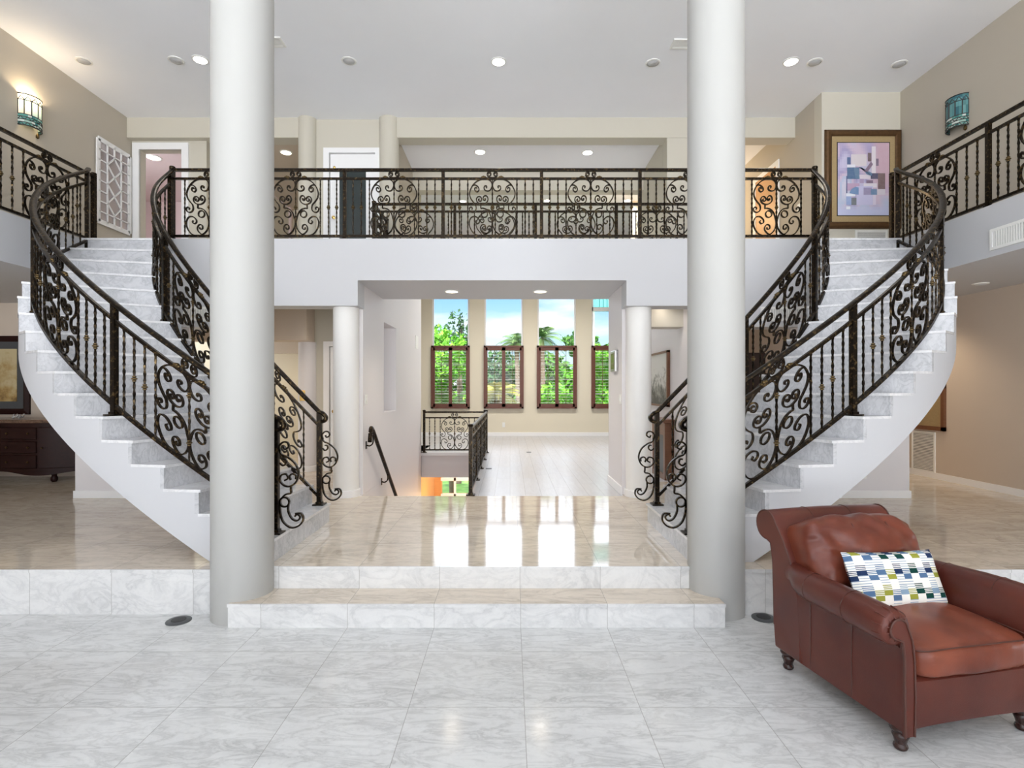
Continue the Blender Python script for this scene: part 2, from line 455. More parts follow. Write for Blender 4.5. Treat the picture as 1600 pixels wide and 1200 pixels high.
# corridor behind the elevator block (left)
co = MB().box(-5.05, -3.0, 12.6, 12.7, ZU, ZC)
struct('wall_corridor', co, M['cream'], 'cream end wall of the upper corridor', 'wall')
struct('ceiling_corridor', MB().box(-5.05, -3.1, 9.2, 12.7, 5.83, 5.9), M['tan'], 'low tan ceiling of the upper corridor', 'ceiling')
# elevator block
ev = MB()
for z0, z1 in ((ZL, 3.01), (ZU, ZC)):
    ev.box(-3.25, -2.98, 9.0, 9.25, z0, z1); ev.box(-2.22, -2.1, 9.0, 9.25, z0, z1)
    ev.box(-2.98, -2.22, 9.0, 9.25, z0 + 2.07, z1)
    ev.box(-3.25, -3.15, 9.25, 11.4, z0, z1)
struct('wall_elevator', ev, M['beige'], 'beige wall around the narrow white elevator doors', 'wall')
# passage walls
pw = MB()
pw.box(-2.16, -1.88, 6.95, 8.1, ZL, 3.01)
pw.box(-2.16, -1.88, 8.1, 8.98, -2.9, 1.33); pw.box(-2.16, -1.88, 8.1, 8.98, 2.68, 3.01)
pw.box(-2.16, -2.10, 8.1, 8.98, 1.33, 2.68)
pw.box(-2.16, -1.88, 8.98, 11.5, -2.9, 3.01)
pw.box(-1.899, -1.88, 8.051, 9.25, 3.01, ZU).box(-1.899, -1.88, 9.25, 11.5, 3.01, 3.75)
pw.box(-2.16, -1.88, 6.85, 8.1, -2.9, ZL - 0.001)
struct('wall_passage_left', pw, M['lilac'], 'pale grey passage wall with the tall niche and handrail', 'wall')
pw2 = MB().box(-2.10, -1.88, 9.25, 11.5, 3.75, ZC)
struct('wall_hall_left', pw2, M['greige'], 'greige upper wall behind the elevator block', 'wall')
struct('wall_passage_right', MB().box(1.43, 1.75, 6.95, 7.9, ZL, 3.01), M['lilac'], 'pale grey passage wall with the framed keypad', 'wall')
struct('wall_room_right', MB().box(2.42, 2.62, 7.2, 11.0, ZL, 3.01), M['lilac'], 'pale wall with the landscape picture and wooden console', 'wall')
struct('wall_hall_right', MB().box(2.58, 2.9, 9.21, 11.0, ZU, 5.9).box(2.58, 3.0, 8.94, 9.2, ZU, 5.81), M['beige'], 'beige upper wall ending the bridge hall', 'wall')
# upper hall low ceiling and header
struct('ceiling_hall', MB().box(-1.88, 2.6, 9.21, 10.5, 5.9, 6.0), M['ceiling'], 'white lowered ceiling over the bridge', 'ceiling')
struct('beam_header', MB().box(-1.88, 2.6, 10.5, 10.76, 5.52, ZC), M['beige'], 'beige header beam beyond the bridge', 'beam')
# far room shell
WX = [(-2.25, -1.18), (-0.74, 0.37), (0.79, 1.90), (2.36, 3.46)]
fb = MB(); zs0, zs1 = 1.14, 5.45
xs = [-6.0] + [v for w in WX for v in w] + [8.0]
for i in range(0, len(xs), 2): fb.box(xs[i], xs[i + 1], 15.7, 15.95, ZL, ZC)
for a, b in WX: fb.box(a, b, 15.7, 15.95, ZL, zs0).box(a, b, 15.7, 15.95, zs1, ZC)
struct('wall_back', fb, M['cream'], 'cream far wall with four tall windows', 'wall')
struct('wall_far_left', MB().box(-6.2, -6.0, 11.5, 15.95, ZL, ZC).box(-6.0, -2.16, 11.4, 11.5, ZL, 3.0), M['cream'], 'cream side wall of the window room', 'wall')
struct('wall_far_right', MB().box(8.0, 8.2, 9, 15.95, ZL, ZC).box(2.9, 8, 12.9, 13, ZU, ZC), M['cream'], 'cream wall at the far side of the window room', 'wall')
# lower side rooms
struct('wall_dining', MB().box(-9, -5.6, 8.4, 8.55, ZL, 3.01).box(-9.1, -9, 4.06, 8.55, ZL, 3.01), M['tan'], 'tan wall behind the dark sideboard', 'wall')
struct('wall_lower_right', MB().box(6.4, 6.6, 1.5, 13, ZL, 3.0).box(6.4, 6.6, -7.5, 1.5, 0, 3.0), M['tan'], 'tan lower wall beneath the gallery', 'wall')
struct('wall_lower_left', MB().box(-9.1, -9.0, -7.5, 4.06, 0, 3.0), M['tan'], 'tan lower wall at the dining side', 'wall')
us_ = MB()
for sg in (-1, 1):
    x0, x1 = sorted((MX(sg, 5.16), MX(sg, 3.75))); us_.box(x0, x1, 6.73, 6.85, ZL, 2.44)
    x0, x1 = sorted((MX(sg, 5.16), MX(sg, 5.04))); us_.box(x0, x1, 6.85, 8.0, ZL, 3.0)
struct('wall_under_stairs', us_, M['lilac'], 'pale grey closet walls beneath the stair tops', 'wall')
bb = MB()
for sg in (-1, 1):
    x0, x1 = sorted((MX(sg, 5.172), MX(sg, 3.75))); bb.box(x0, x1, 6.712, 6.73, ZL, ZL + 0.09)
bb.box(6.383, 6.4, 4.07, 13, ZL, ZL + 0.09).box(-6, 8, 15.68, 15.7, ZL, ZL + 0.1).box(1.412, 1.43, 6.95, 7.9, ZL, ZL + 0.1)
bb.box(2.402, 2.42, 8.75, 11, ZL, ZL + 0.1)
struct('baseboard_hall', bb, M['trim'], 'white baseboards along the lower walls', 'baseboard')
# gap between columns, left: beams and cream wall
lg = MB().box(-5.2, -3.2, 8.55, 8.9, 2.45, 3.01)
struct('beam_dining', lg, M['tan'], 'tan dropped beam under the balcony beside the stairs', 'beam')
struct('wall_hall_end', MB().box(-9, -3.25, 11.8, 11.95, ZL, 3.01), M['cream'], 'cream wall at the end of the lower hall', 'wall')
struct('beam_hall', MB().box(-5.5, -3.3, 11.2, 11.6, 2.42, 3.01), M['tan'], 'tan beam before the cream hall end wall', 'beam')
struct('wall_right_rear', MB().box(2.9, 6.4, 10.8, 10.95, ZL, 3.01), M['tan'], 'tan wall behind the second staircase', 'wall')
struct('beam_right', MB().box(1.75, 2.42, 7.6, 7.9, 2.55, 3.01), M['beige'], 'beige dropped beam near the landscape picture', 'beam')
# stairwell down
sw = MB().box(-0.62, -0.5, 6.86, 11.56, -2.9, -0.187).box(-1.88, -0.5, 6.7, 6.85, -2.9, -0.2)
struct('wall_stairwell', sw, M['lilac'], 'pale walls of the stairwell going down', 'wall')
slab = MB().box(-6, -0.5, 11.56, 11.75, -0.186, ZL - 0.0005)
struct('trim_slab', MB().box(-1.88, -0.5, 11.54, 11.56, -0.19, ZL - 0.06), M['lilac'], 'pale slab edge beyond the stairwell', 'trim')
struct('trim_slab_edge', MB().box(-1.88, -0.5, 11.5, 11.57, ZL - 0.06, ZL + 0.006), M['trim'], 'white curb beneath the stairwell railing', 'trim')
lo = MB().box(-6, 8, 6.85, 15.7, -2.95, -2.85)
struct('floor_basement', lo, M['orange_lit'], 'orange-lit wood floor of the level below', 'floor')
lw = MB().box(-6, -1.95, 15.5, 15.7, -2.85, -0.19).box(-1.15, 8, 15.5, 15.7, -2.85, -0.19).box(-1.95, -1.15, 15.5, 15.7, -2.85, -1.32).box(-2.4, -2.16, 11.5, 15.5, -2.85, -0.19)
struct('wall_basement', lw, M['orange_lit'], 'orange-lit wood walls of the level below', 'wall')
wd = MB().box(-1.97, -1.13, 15.46, 15.52, -0.93, -0.84).box(-1.97, -1.13, 15.46, 15.52, -1.36, -1.3).box(-1.6, -1.54, 15.46, 15.52, -1.36, -0.2)
struct('window_5', wd, M['trim'], 'small white window on the level below', 'window')
sd = MB()
for k in range(14):
    sd.box(-1.879, -0.63, 6.87 + 0.26 * k, 6.87 + 0.26 * (k + 1), -2.84, ZL - 0.19 * (k + 1))
struct('floor_stairs_down', sd, M['marble_step'], 'marble steps descending in the stairwell', 'steps')
# camera-side window wall (daylight)
fw = MB().box(-9, 8, -7.7, -7.5, 5.7, ZC + 0.2)
for x in (-9, -6.5, -4.3, -2.0, 0.3, 2.6, 4.9, 6.9): fw.box(x - 0.06, x + 0.06, -7.65, -7.55, 0, 5.7)
fw.box(-9, 7, -7.65, -7.55, 2.95, 3.07)
struct('window_6', fw, M['trim'], 'white framed glass wall behind the viewer', 'window')

# columns
def column(cx, cy, r, z0, z1, label, base=False, mat='column', seg=64):
    mb = MB().lathe((cx, cy, 0), [(r, z0), (r, z1)], seg)
    o = struct('column', mb, M[mat], label, 'column', 40)
    if base:
        o2 = MB().lathe((cx, cy, 0), [(r + 0.016, z0), (r + 0.016, z0 + 0.085), (r, z0 + 0.09)], seg).build('baseboard', M['trim'], o, 40)
    return o
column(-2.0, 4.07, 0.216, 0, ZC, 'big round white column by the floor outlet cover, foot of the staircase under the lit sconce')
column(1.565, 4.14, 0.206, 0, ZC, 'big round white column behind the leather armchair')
column(MX(-1, 1.85), 6.87, 0.158, ZL, 2.7, 'slim round white column beside the handrail of the stairwell', True, 'column_lightened')
column(MX(1, 1.84), 6.87, 0.158, ZL, 2.7, 'slim round white column beside the framed keypad wall', True, 'column_lightened')
column(-3.35, 9.0, 0.145, ZL, 2.45, 'slim round pale column with the brass call plate', True, 'lilac')
column(-3.35, 9.0, 0.145, ZU, ZC, 'round beige upper column left of the white elevator door', False, 'beige')
column(-2.0, 9.0, 0.16, ZU, ZC, 'round beige upper column right of the white elevator door', False, 'beige')

# ------------------------------------------------------------------ windows and shutters
sh_names = ['brown shutter pair on the window above the stairwell railing', 'brown shutter pair on the second window, tilted frame before the yellow palm',
            'brown shutter pair on the third window, bright leafy tree outside', 'brown shutter pair on the window half hidden by the passage wall']
sh_names[1] = 'brown shutter pair on the second window, yellow-green palm outside'
for i, (a, b) in enumerate(WX):
    fr = MB()
    t = 0.045
    fr.box(a, a + t, 15.74, 15.82, zs0, zs1).box(b - t, b, 15.74, 15.82, zs0, zs1).box(a, b, 15.74, 15.82, zs1 - t, zs1).box(a, b, 15.74, 15.82, zs0, zs0 + t)
    if i == 3: fr.box(a, b, 15.74, 15.82, 3.94, 4.05)
    fr.box((a + b) / 2 - 0.012, (a + b) / 2 + 0.012, 15.76, 15.80, zs0, 2.9)
    for z in (1.55, 1.97, 2.4): fr.box(a, b, 15.765, 15.79, z - 0.008, z + 0.008)
    w = struct('window_%d' % (i + 1), fr, M['trim'], ['tall window with leafy tree, above the stairwell railing', 'tall window second from the stairwell with a palm at its edge', 'tall window third from the stairwell with a palm and cloud', 'tall window partly hidden by the passage wall'][i], 'window')
    MB().box(a + t, b - t, 15.775, 15.781, zs0 + t, zs1 - t).build('pane', M['glass'], w)
    rt = thing('plantation_shutter', sh_names[i], 'shutter', ((a + b) / 2, 15.66, zs0), 'shutters on the far windows')
    f = MB(); T = 0.06; z0, z1 = 1.12, 2.93; y0, y1 = 15.62, 15.69
    f.box(a - 0.02, a + T - 0.02, y0, y1, z0, z1).box(b - T + 0.02, b + 0.02, y0, y1, z0, z1).box(a - 0.02, b + 0.02, y0, y1, z1 - 0.05, z1).box(a - 0.02, b + 0.02, y0, y1, z0, z0 + 0.05)
    f.build('frame', M['shutter'], rt)
    mid = (a + b) / 2
    for (p0, p1) in ((a + T - 0.02, mid), (mid, b - T + 0.02)):
        g = MB(); S = 0.05
        g.box(p0, p0 + S, y0 + 0.015, y1 - 0.015, z0 + 0.05, z1 - 0.05).box(p1 - S, p1, y0 + 0.015, y1 - 0.015, z0 + 0.05, z1 - 0.05)
        g.box(p0, p1, y0 + 0.015, y1 - 0.015, z0 + 0.05, z0 + 0.14).box(p0, p1, y0 + 0.015, y1 - 0.015, z1 - 0.14, z1 - 0.05)
        pn = g.build('shutter_panel', M['shutter'], rt)
        lv = MB(); n = 19
        for k in range(n):
            z = z0 + 0.17 + (z1 - z0 - 0.34) * k / (n - 1)
            lv.box(p0 + S, p1 - S, y0 + 0.005, y1 - 0.005, z - 0.003, z + 0.003)
        lv.build('louver', M['trim'], pn)
        MB().box((p0 + p1) / 2 - 0.006, (p0 + p1) / 2 + 0.006, y0 - 0.005, y0 + 0.004, z0 + 0.15, z1 - 0.15).build('tilt_rod', M['shutter'], pn)

# ------------------------------------------------------------------ STAIRCASES
class Path:
    def __init__(s, pts):
        s.p = [Vector((x, y, 0)) for x, y in pts]; s.c = [0.0]
        for a, b in zip(s.p, s.p[1:]): s.c.append(s.c[-1] + (b - a).length)
        s.L = s.c[-1]
    def _seg(s, d):
        lo, hi = 0, len(s.c) - 2
        while lo < hi:
            m = (lo + hi + 1) // 2
            if s.c[m] <= d: lo = m
            else: hi = m - 1
        return lo
    def at(s, d):
        i = s._seg(d); a, b = s.p[i], s.p[i + 1]; l = (b - a).length
        return a + (b - a) * ((d - s.c[i]) / l)
    def tan(s, d, e=0.03):
        return (s.at(d + e) - s.at(d - e)).normalized()
def sellipse(side, x0, a, y0, b, n=2.2, N=400, tail=None):
    pts = []
    for k in range(N + 1):
        th = (PI / 2) * k / N
        # denser near the ends by remapping
        xp = x0 + a * max(0.0, math.sin(th)) ** (2 / n); y = y0 - b * max(0.0, math.cos(th)) ** (2 / n)
        pts.append((MX(side, xp), y))
    if tail: pts += [(MX(side, x), y) for x, y in tail]
    return Path(pts)

def nosing(t): return ZL + RISE * (1 + 16 * t)

def staircase(side):
    lab = 'curved marble staircase beneath the lit sconce, rising beside the sideboard' if side < 0 else 'curved marble staircase behind the leather armchair, rising beneath the unlit sconce'
    O = sellipse(side, 1.625, 3.405, 6.65, 2.43); I = sellipse(side, 1.625, 2.275, 6.65, 1.12)
    root = thing('curved_staircase', lab, 'staircase', (MX(side, 1.7), 4.9, ZL))
    def P(path, t): return path.at(t * path.L)
    body = MB(); SUB = 3
    for k in range(1, 17):
        zt = ZL + RISE * k - 0.012
        for j in range(SUB):
            t0 = (k - 1 + j / SUB) / 16; t1 = (k - 1 + (j + 1) / SUB) / 16
            o0, o1, i0, i1 = P(O, t0), P(O, t1), P(I, t0), P(I, t1)
            b0 = max(ZL - 0.02, nosing(t0) - 0.50); b1 = max(ZL - 0.02, nosing(t1) - 0.50)
            if b0 > zt - .02: continue
            ring = lambda a, b, zb: [(a.x, a.y, zb), (b.x, b.y, zb), (b.x, b.y, zt), (a.x, a.y, zt)]
            body.loft([ring(o0, i0, b0), ring(o1, i1, b1)])
    body.build('stringer', M['white'], root)
    for k in range(1, 18):
        z1 = ZL + RISE * k; z0 = z1 - RISE
        t = (k - 1) / 16
        o, i = P(O, min(t, 1)), P(I, min(t, 1))
        if k < 17: o2, i2 = P(O, t + 0.006), P(I, t + 0.006)
        else: o2, i2 = o + Vector((0, 0.02, 0)), i + Vector((0, 0.02, 0))
        d = (o - i).normalized()
        d2 = Vector((-d.y, d.x, 0)) * (1 if Vector((-d.y, d.x, 0)).dot(o2 - o) < 0 else -1)
        oo, ii = o + d * 0.004, i - d * 0.004; oo2, ii2 = o2 + d * 0.004, i2 - d * 0.004
        f = 0.006
        r = MB()
        q = [oo + d2 * f, ii + d2 * f, ii2, oo2]
        r.loft([[(p.x, p.y, z0 - 0.002) for p in q], [(p.x, p.y, z1 - 0.02) for p in q]])
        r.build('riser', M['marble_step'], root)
        tr = MB(); nz = []
        steps = 4; lo = []; li = []
        tend = min(1.0, k / 16)
        if k < 17:
            for j in range(steps + 1):
                tt = t + (tend - t) * j / steps
                a, b = P(O, tt), P(I, tt); e = (a - b).normalized() * 0.006
                lo.append(a + e); li.append(b - e)
        else:
            lo = [o, o + Vector((0, 0.3, 0))]; li = [i, i + Vector((0, 0.3, 0))]
        lo[0] = lo[0] + d2 * 0.022; li[0] = li[0] + d2 * 0.022
        for a, b, c, e in zip(lo, lo[1:], li, li[1:]):
            tr.loft([[(p.x, p.y, z1 - 0.022) for p in (a, b, e, c)], [(p.x, p.y, z1 + (0.002 if k == 17 else 0)) for p in (a, b, e, c)]])
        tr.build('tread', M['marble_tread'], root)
    return root
staircase(-1); staircase(1)

# ------------------------------------------------------------------ WROUGHT IRON RAILINGS
def im1(pts): return [((x - 782) / 344, (1000 - y) / 762) for x, y in pts]
def im5(pts): return [((x - 300) / 208, (600 - y) / 472) for x, y in pts]
def circ(cx, cy, r, n=10): return [(cx + r * math.cos(2 * PI * k / n), cy + r * math.sin(2 * PI * k / n)) for k in range(n + 1)]
STROKES = [
    im1([(872, 362), (862, 350), (868, 335), (892, 336), (903, 362), (888, 390), (850, 402), (812, 388), (787, 335), (800, 278), (850, 245), (920, 243), (1000, 270), (1070, 335), (1108, 420), (1098, 490), (1060, 545), (1024, 585), (1015, 635), (1033, 672), (1072, 686), (1106, 668), (1114, 635), (1092, 615), (1070, 628), (1078, 648)]),
    im1([(1072, 330), (1030, 322), (990, 345), (974, 385), (998, 413), (1030, 398), (1035, 366), (1012, 355), (1003, 375)]),
    im1([(897, 508), (882, 503), (884, 522), (905, 523), (916, 498), (897, 467), (862, 470), (845, 510), (863, 552), (910, 578), (960, 574), (998, 550), (1011, 512), (992, 480), (957, 478), (935, 508), (950, 536), (978, 530), (980, 511), (964, 508)]),
    im5([(400, 335), (400, 352), (400, 371), (382, 371), (350, 382), (325, 410), (311, 450), (303, 490), (312, 535), (345, 578), (400, 597), (458, 580), (494, 530), (500, 482), (482, 446), (446, 440), (416, 463), (414, 488), (434, 498), (447, 482), (438, 472)]),
    im5(circ(369, 419, 27)),
    im5([(322, 556), (360, 585), (395, 562), (404, 532), (387, 506), (363, 512), (360, 538), (380, 543), (384, 528)]),
]
ORN = [[(x, (205 - y) / 85) for x, y in [(814, 165), (812, 148), (832, 143), (842, 162), (826, 182), (804, 172), (800, 148), (822, 124), (848, 138), (856, 168), (838, 194), (782, 203)]]]
ORN = [[((x - 782) / 344, y) for x, y in ORN[0]]]
HW = 0.305
VOL = [  # newel volute, metres from newel face (out) and height above tread
    [(485, 585), (478, 555), (500, 531), (526, 534), (532, 558), (512, 572), (502, 556)],
    [(478, 572), (492, 602), (530, 620), (570, 655), (590, 710), (576, 760), (540, 786), (505, 780), (482, 752), (490, 722), (518, 716), (528, 740), (508, 752)],
    [(482, 650), (500, 666), (519, 652), (514, 630), (498, 630)],
    [(545, 750), (538, 730), (552, 714), (574, 722), (574, 745)],
    [(545, 786), (545, 805), (545, 826), (515, 833), (485, 862)],
    circ(509, 877, 27, 10),
    [(531, 890), (530, 930), (548, 968), (572, 984), (592, 978), (598, 960), (582, 948), (568, 960)],
    [(483, 862), (482, 930), (500, 990), (545, 1024), (590, 1014), (616, 980), (606, 944), (570, 944)],
]
VOL = [[((x - 474) * 0.00139, (1058 - y) * 0.00139) for x, y in st] for st in VOL]
RAILPROF = [(-0.030, -0.004), (-0.026, 0.010), (-0.012, 0.019), (0.012, 0.019), (0.026, 0.010), (0.030, -0.004), (0.020, -0.018), (-0.020, -0.018)]
def rect(a, b): return [(-a, -b), (a, -b), (a, b), (-a, b)]
COLLAR = [(0.009, -0.024), (0.016, -0.022), (0.016, -0.014), (0.011, -0.010), (0.0235, -0.004), (0.0235, 0.004), (0.011, 0.010), (0.016, 0.014), (0.016, 0.022), (0.009, 0.024)]
UP = Vector((0, 0, 1))

class Rail:
    def __init__(s, name, label, path, zr, hb, hs, ht, origin, group=None, flat=True, level=None):
        s.path, s.zr, s.hb, s.hs, s.ht = path, zr, hb, hs, ht
        s.level = level or zr
        s.root = thing(name, label, 'railing', origin, group)
    def nrm(s, d):
        t = s.path.tan(min(max(d, 0.031), s.path.L - 0.031)); return Vector((-t.y, t.x, 0))
    def pt(s, d, h):
        d = min(max(d, 0.0), s.path.L - 1e-6)
        p = s.path.at(d).copy(); p.z = s.zr(d) + h; return p
    def run(s, name, h, prof, d0, d1, step=0.06, smooth=40):
        n = max(2, int((d1 - d0) / step)); ds = [d0 + (d1 - d0) * k / n for k in range(n + 1)]
        MB().sweep([s.pt(d, h) for d in ds], [s.nrm(d) for d in ds], prof).build(name, M['iron'], s.root, smooth)
    def rails(s, d0=0.0, d1=None, prof=RAILPROF):
        d1 = s.path.L - 1e-4 if d1 is None else d1
        s.run('handrail', s.ht, prof, d0, d1)
        s.run('sub_rail', s.hs, rect(0.014, 0.013), d0, d1)
        s.run('bottom_rail', s.hb, rect(0.016, 0.014), d0, d1)
    def post(s, d, zb, top=None, half=0.021, plate=True, finial=False):
        p = s.path.at(min(max(d, 0), s.path.L - 1e-6)); n = s.nrm(d); t = Vector((n.y, -n.x, 0))
        zt = (s.zr(d) + s.ht - 0.005) if top is None else top
        mb = MB(); mb.obox((p.x, p.y, (zb + zt) / 2), n * half, t * half, UP * ((zt - zb) / 2))
        po = mb.build('post', M['iron'], s.root)
        if finial:
            MB().lathe((p.x, p.y, zt), [(0.03, -0.02), (0.036, 0.0), (0.03, 0.012), (0.012, 0.018)], 12).build('finial', M['iron'], po, 40)
        if plate:
            MB().obox((p.x, p.y, zb + 0.007), n * 0.055, t * 0.055, UP * 0.006).obox((p.x, p.y, zb + 0.022), n * 0.03, t * 0.03, UP * 0.012).build('base_plate', M['iron'], po)
    def bar(s, d, collar=(0.5,), r=0.0102):
        p = s.path.at(d); n = s.nrm(d); t = Vector((n.y, -n.x, 0))
        z0 = s.zr(d) + s.hb; z1 = s.zr(d) + s.hs; N = 40; rings = []
        for k in range(N + 1):
            z = z0 + (z1 - z0) * k / N
            w = r * (1 + 0.24 * math.sin(2 * PI * (z1 - z) / 0.058)); a = 0.5 + 0.25 * math.sin(2 * PI * (z1 - z) / 0.116)
            rings.append([Vector((p.x, p.y, z)) + n * (w * math.cos(q + a)) + t * (w * math.sin(q + a)) for q in (0, PI / 2, PI, 3 * PI / 2)])
        b = MB().loft(rings).build('baluster', M['iron'], s.root)
        for v in collar:
            MB().lathe((p.x, p.y, z0 + (z1 - z0) * v), COLLAR, 10).build('collar', M['brass'], b, 30)
    def stroke(s, mb, pts, per=5, a=0.0065, b=0.010):
        c = catmull(pts, per)
        P3 = [s.pt(d, h) for d, h in c]
        mb.sweep(P3, [s.nrm(d) for d, h in c], rect(b, a))
    def panel(s, dc, hw=HW, ccol=(0.5,), orn=True):
        H = s.hs - s.hb
        mb = MB()
        for sg in (-1, 1):
            for st in STROKES:
                s.stroke(mb, [(dc + sg * u * hw * 0.97, s.hb + v * H) for u, v in st])
        pn = mb.build('scroll_panel', M['iron'], s.root, 60)
        s.bar(dc, ccol)
        s.bar(dc - hw, ()); s.bar(dc + hw, ())
        if orn:
            mb = MB(); G = s.ht - s.hs - 0.03
            for sg in (-1, 1):
                for st in ORN: s.stroke(mb, [(dc + sg * u * hw, s.hs + 0.012 + v * G) for u, v in st], 4, 0.005, 0.009)
            mb.build('crest_scroll', M['iron'], pn, 60)
            for sg in (-1, 1):
                lf = MB()
                for q, (u, hh, rr) in enumerate(((0.30, 0.024, 0.018), (0.36, 0.028, 0.020), (0.42, 0.022, 0.016))):
                    c = s.pt(dc + sg * u * hw, s.hs + hh - 0.006)
                    lf.superbox(c, (rr, rr, rr * 0.8), 2.0, 4)
                lf.build('leaf_ornament', M['brass'], pn, 180)
    def bay(s, d0, d1, hw=HW, gap=0.115, ccol=(0.5,), orn=True, plain_first=False):
        c = (d0 + d1) / 2; L = d1 - d0
        hw = min(hw, L / 2 - 0.07)
        s.panel(c, hw, ccol, orn)
        side = L / 2 - hw; n = max(0, int(round(side / gap)) - 1)
        for k in range(n):
            e = side * (k + 1) / (n + 1)
            cl = () if (plain_first and k == 0 and n > 2) else (0.5 + (0.0 if k % 2 else 0.0),)
            s.bar(d0 + e, cl); s.bar(d1 - e, cl)
    def volute(s, d, zb, dirv, name='newel_scroll'):
        p = s.path.at(min(max(d, 0), s.path.L - 1e-6)); dirv = Vector(dirv).normalized(); n = Vector((-dirv.y, dirv.x, 0))
        mb = MB()
        for st in VOL:
            c = catmull(st, 5)
            P3 = [Vector((p.x, p.y, zb + h)) + dirv * (0.021 + u) for u, h in c]
            mb.sweep(P3, n, rect(0.010, 0.0065))
        mb.build(name, M['iron'], s.root, 60)

def stair_rail(side, outer):
    if outer: path = sellipse(side, 1.66, 3.29, 6.65, 2.28, tail=[(4.99, 6.72)])
    else: path = sellipse(side, 1.69, 2.28, 6.65, 1.20, tail=[(3.968, 6.75)])
    L = path.L
    zr = lambda d: nosing(min(1, d / L)) - 0.05 * smoothstep(0.8, 1.0, d / L)
    who = 'under the lit sconce' if side < 0 else 'behind the leather armchair'
    lab = ('curved iron railing on the outer edge of the staircase ' if outer else 'curved iron railing on the inner edge of the staircase ') + who
    start = path.at(0)
    r = Rail('stair_railing', lab, path, zr, 0.08, 0.79, 0.93, (start.x, start.y, ZL + RISE), 'curved stair railings')
    r.rails()
    # scroll end of the handrail beyond the newel
    e = MB(); p0 = r.pt(0, r.ht); dv = Vector((-side, 0, 0))
    pts = [p0 + dv * u + UP * h for u, h in ((0.0, 0.0), (0.035, -0.015), (0.065, -0.05), (0.055, -0.085), (0.02, -0.10))]
    e.sweep([Vector(q) for q in catmull([tuple(q) for q in pts], 5)], Vector((0, 1, 0)), RAILPROF); e.build('handrail_end', M['iron'], r.root, 40)
    ts = [0.0, 0.315, 0.64, 0.985]
    for k, t in enumerate(ts):
        tread = ZL + RISE * min(17, int(t * 16 + 1e-6) + 1)
        r.post(t * L, tread, plate=True, finial=False, half=0.022)
    for a, b in zip(ts, ts[1:]):
        r.bay(a * L, b * L, ccol=(0.24, 0.78), plain_first=outer)
    r.volute(0, ZL + RISE, (-side, 0, 0))
    return r
for sd_ in (-1, 1):
    for ou in (True, False): stair_rail(sd_, ou)

def level_rail(name, label, pts, posts, z=ZU, hb=0.058, hs=0.77, ht=0.88, group=None, bays=None, fin_ends=True):
    path = Path(pts)
    r = Rail(name, label, path, lambda d: z, hb, hs, ht, (pts[0][0], pts[0][1], z), group)
    r.rails(prof=[(-0.022, -0.017), (0.022, -0.017), (0.022, 0.010), (0.014, 0.017), (-0.014, 0.017), (-0.022, 0.010)])
    for k, d in enumerate(posts):
        end = k in (0, len(posts) - 1) and fin_ends
        r.post(d, z, top=z + ht + (0.03 if end else 0), half=0.024 if end else 0.02, plate=True, finial=end)
    for a, b in zip(posts, posts[1:]): r.bay(a, b)
    return r
# balcony front rail
bx_ = [-4.0, -3.05, -1.83, -0.61, 0.61, 1.83, 3.05, 4.0]
level_rail('balcony_railing', 'long straight iron railing along the front edge of the balcony', [(XA - 4.0 + 0.03, 6.75), (XA + 4.0, 6.75)], [0.0] + [x + 3.97 for x in bx_[1:-1]] + [7.97])
for sg in (-1, 1):
    level_rail('gallery_railing', 'iron railing along the upper gallery below the %s sconce' % ('lit' if sg < 0 else 'unlit teal'), [(MX(sg, 5.10), 6.95), (MX(sg, 5.10), 3.0)], [0.0, 1.40, 2.67, 3.94], group='gallery railings')
# bridge rear rail with return
level_rail('bridge_railing', 'iron railing on the rear edge of the bridge, seen through the balcony railing', [(-2.0, 8.0), (2.75, 8.0)], [0, 1.1875, 2.375, 3.5625, 4.749])
level_rail('return_railing', 'short iron railing returning to the round column by the elevator', [(-2.0, 8.03), (-2.0, 8.82)], [0.03, 0.789])
# stairwell rails
wr = level_rail('stairwell_railing', 'iron railing along the open stairwell in the plank floor', [(-0.5, 6.9), (-0.5, 11.5)], [0.0, 1.15, 2.3, 3.45, 4.599], z=ZL, hb=0.06, hs=0.74, ht=0.86)
level_rail('well_end_railing', 'short iron railing on the far end of the stairwell, before the first window', [(-1.82, 11.53), (-0.53, 11.53)], [0.0, 1.29], z=ZL, hb=0.06, hs=0.74, ht=0.86)
# wall handrail
h = thing('wall_handrail', 'dark iron handrail sloping down the stairwell wall on two brackets', 'handrail', (-1.8, 7.4, 0.5))
MB().tube(catmull([(-1.80, 6.98, 1.00), (-1.79, 6.98, 1.13), (-1.79, 7.06, 1.165), (-1.79, 7.4, 0.90), (-1.79, 8.2, 0.27), (-1.79, 9.2, -0.52)], 6), 0.027, 10).build('grip', M['iron'], h, 40)
for y, z in ((7.1, 0.98), (7.95, 0.36)):
    mb = MB().tube(catmull([(-1.88, y, z - 0.03), (-1.83, y, z - 0.04), (-1.79, y, z - 0.0), (-1.79, y, z + 0.10)], 5), 0.009, 8)
    b = mb.build('bracket', M['iron'], h, 40)
    MB().obox((-1.876, y, z - 0.03), (0.004, 0, 0), (0, 0.025, 0), (0, 0, 0.05)).build('wall_plate', M['iron'], b)

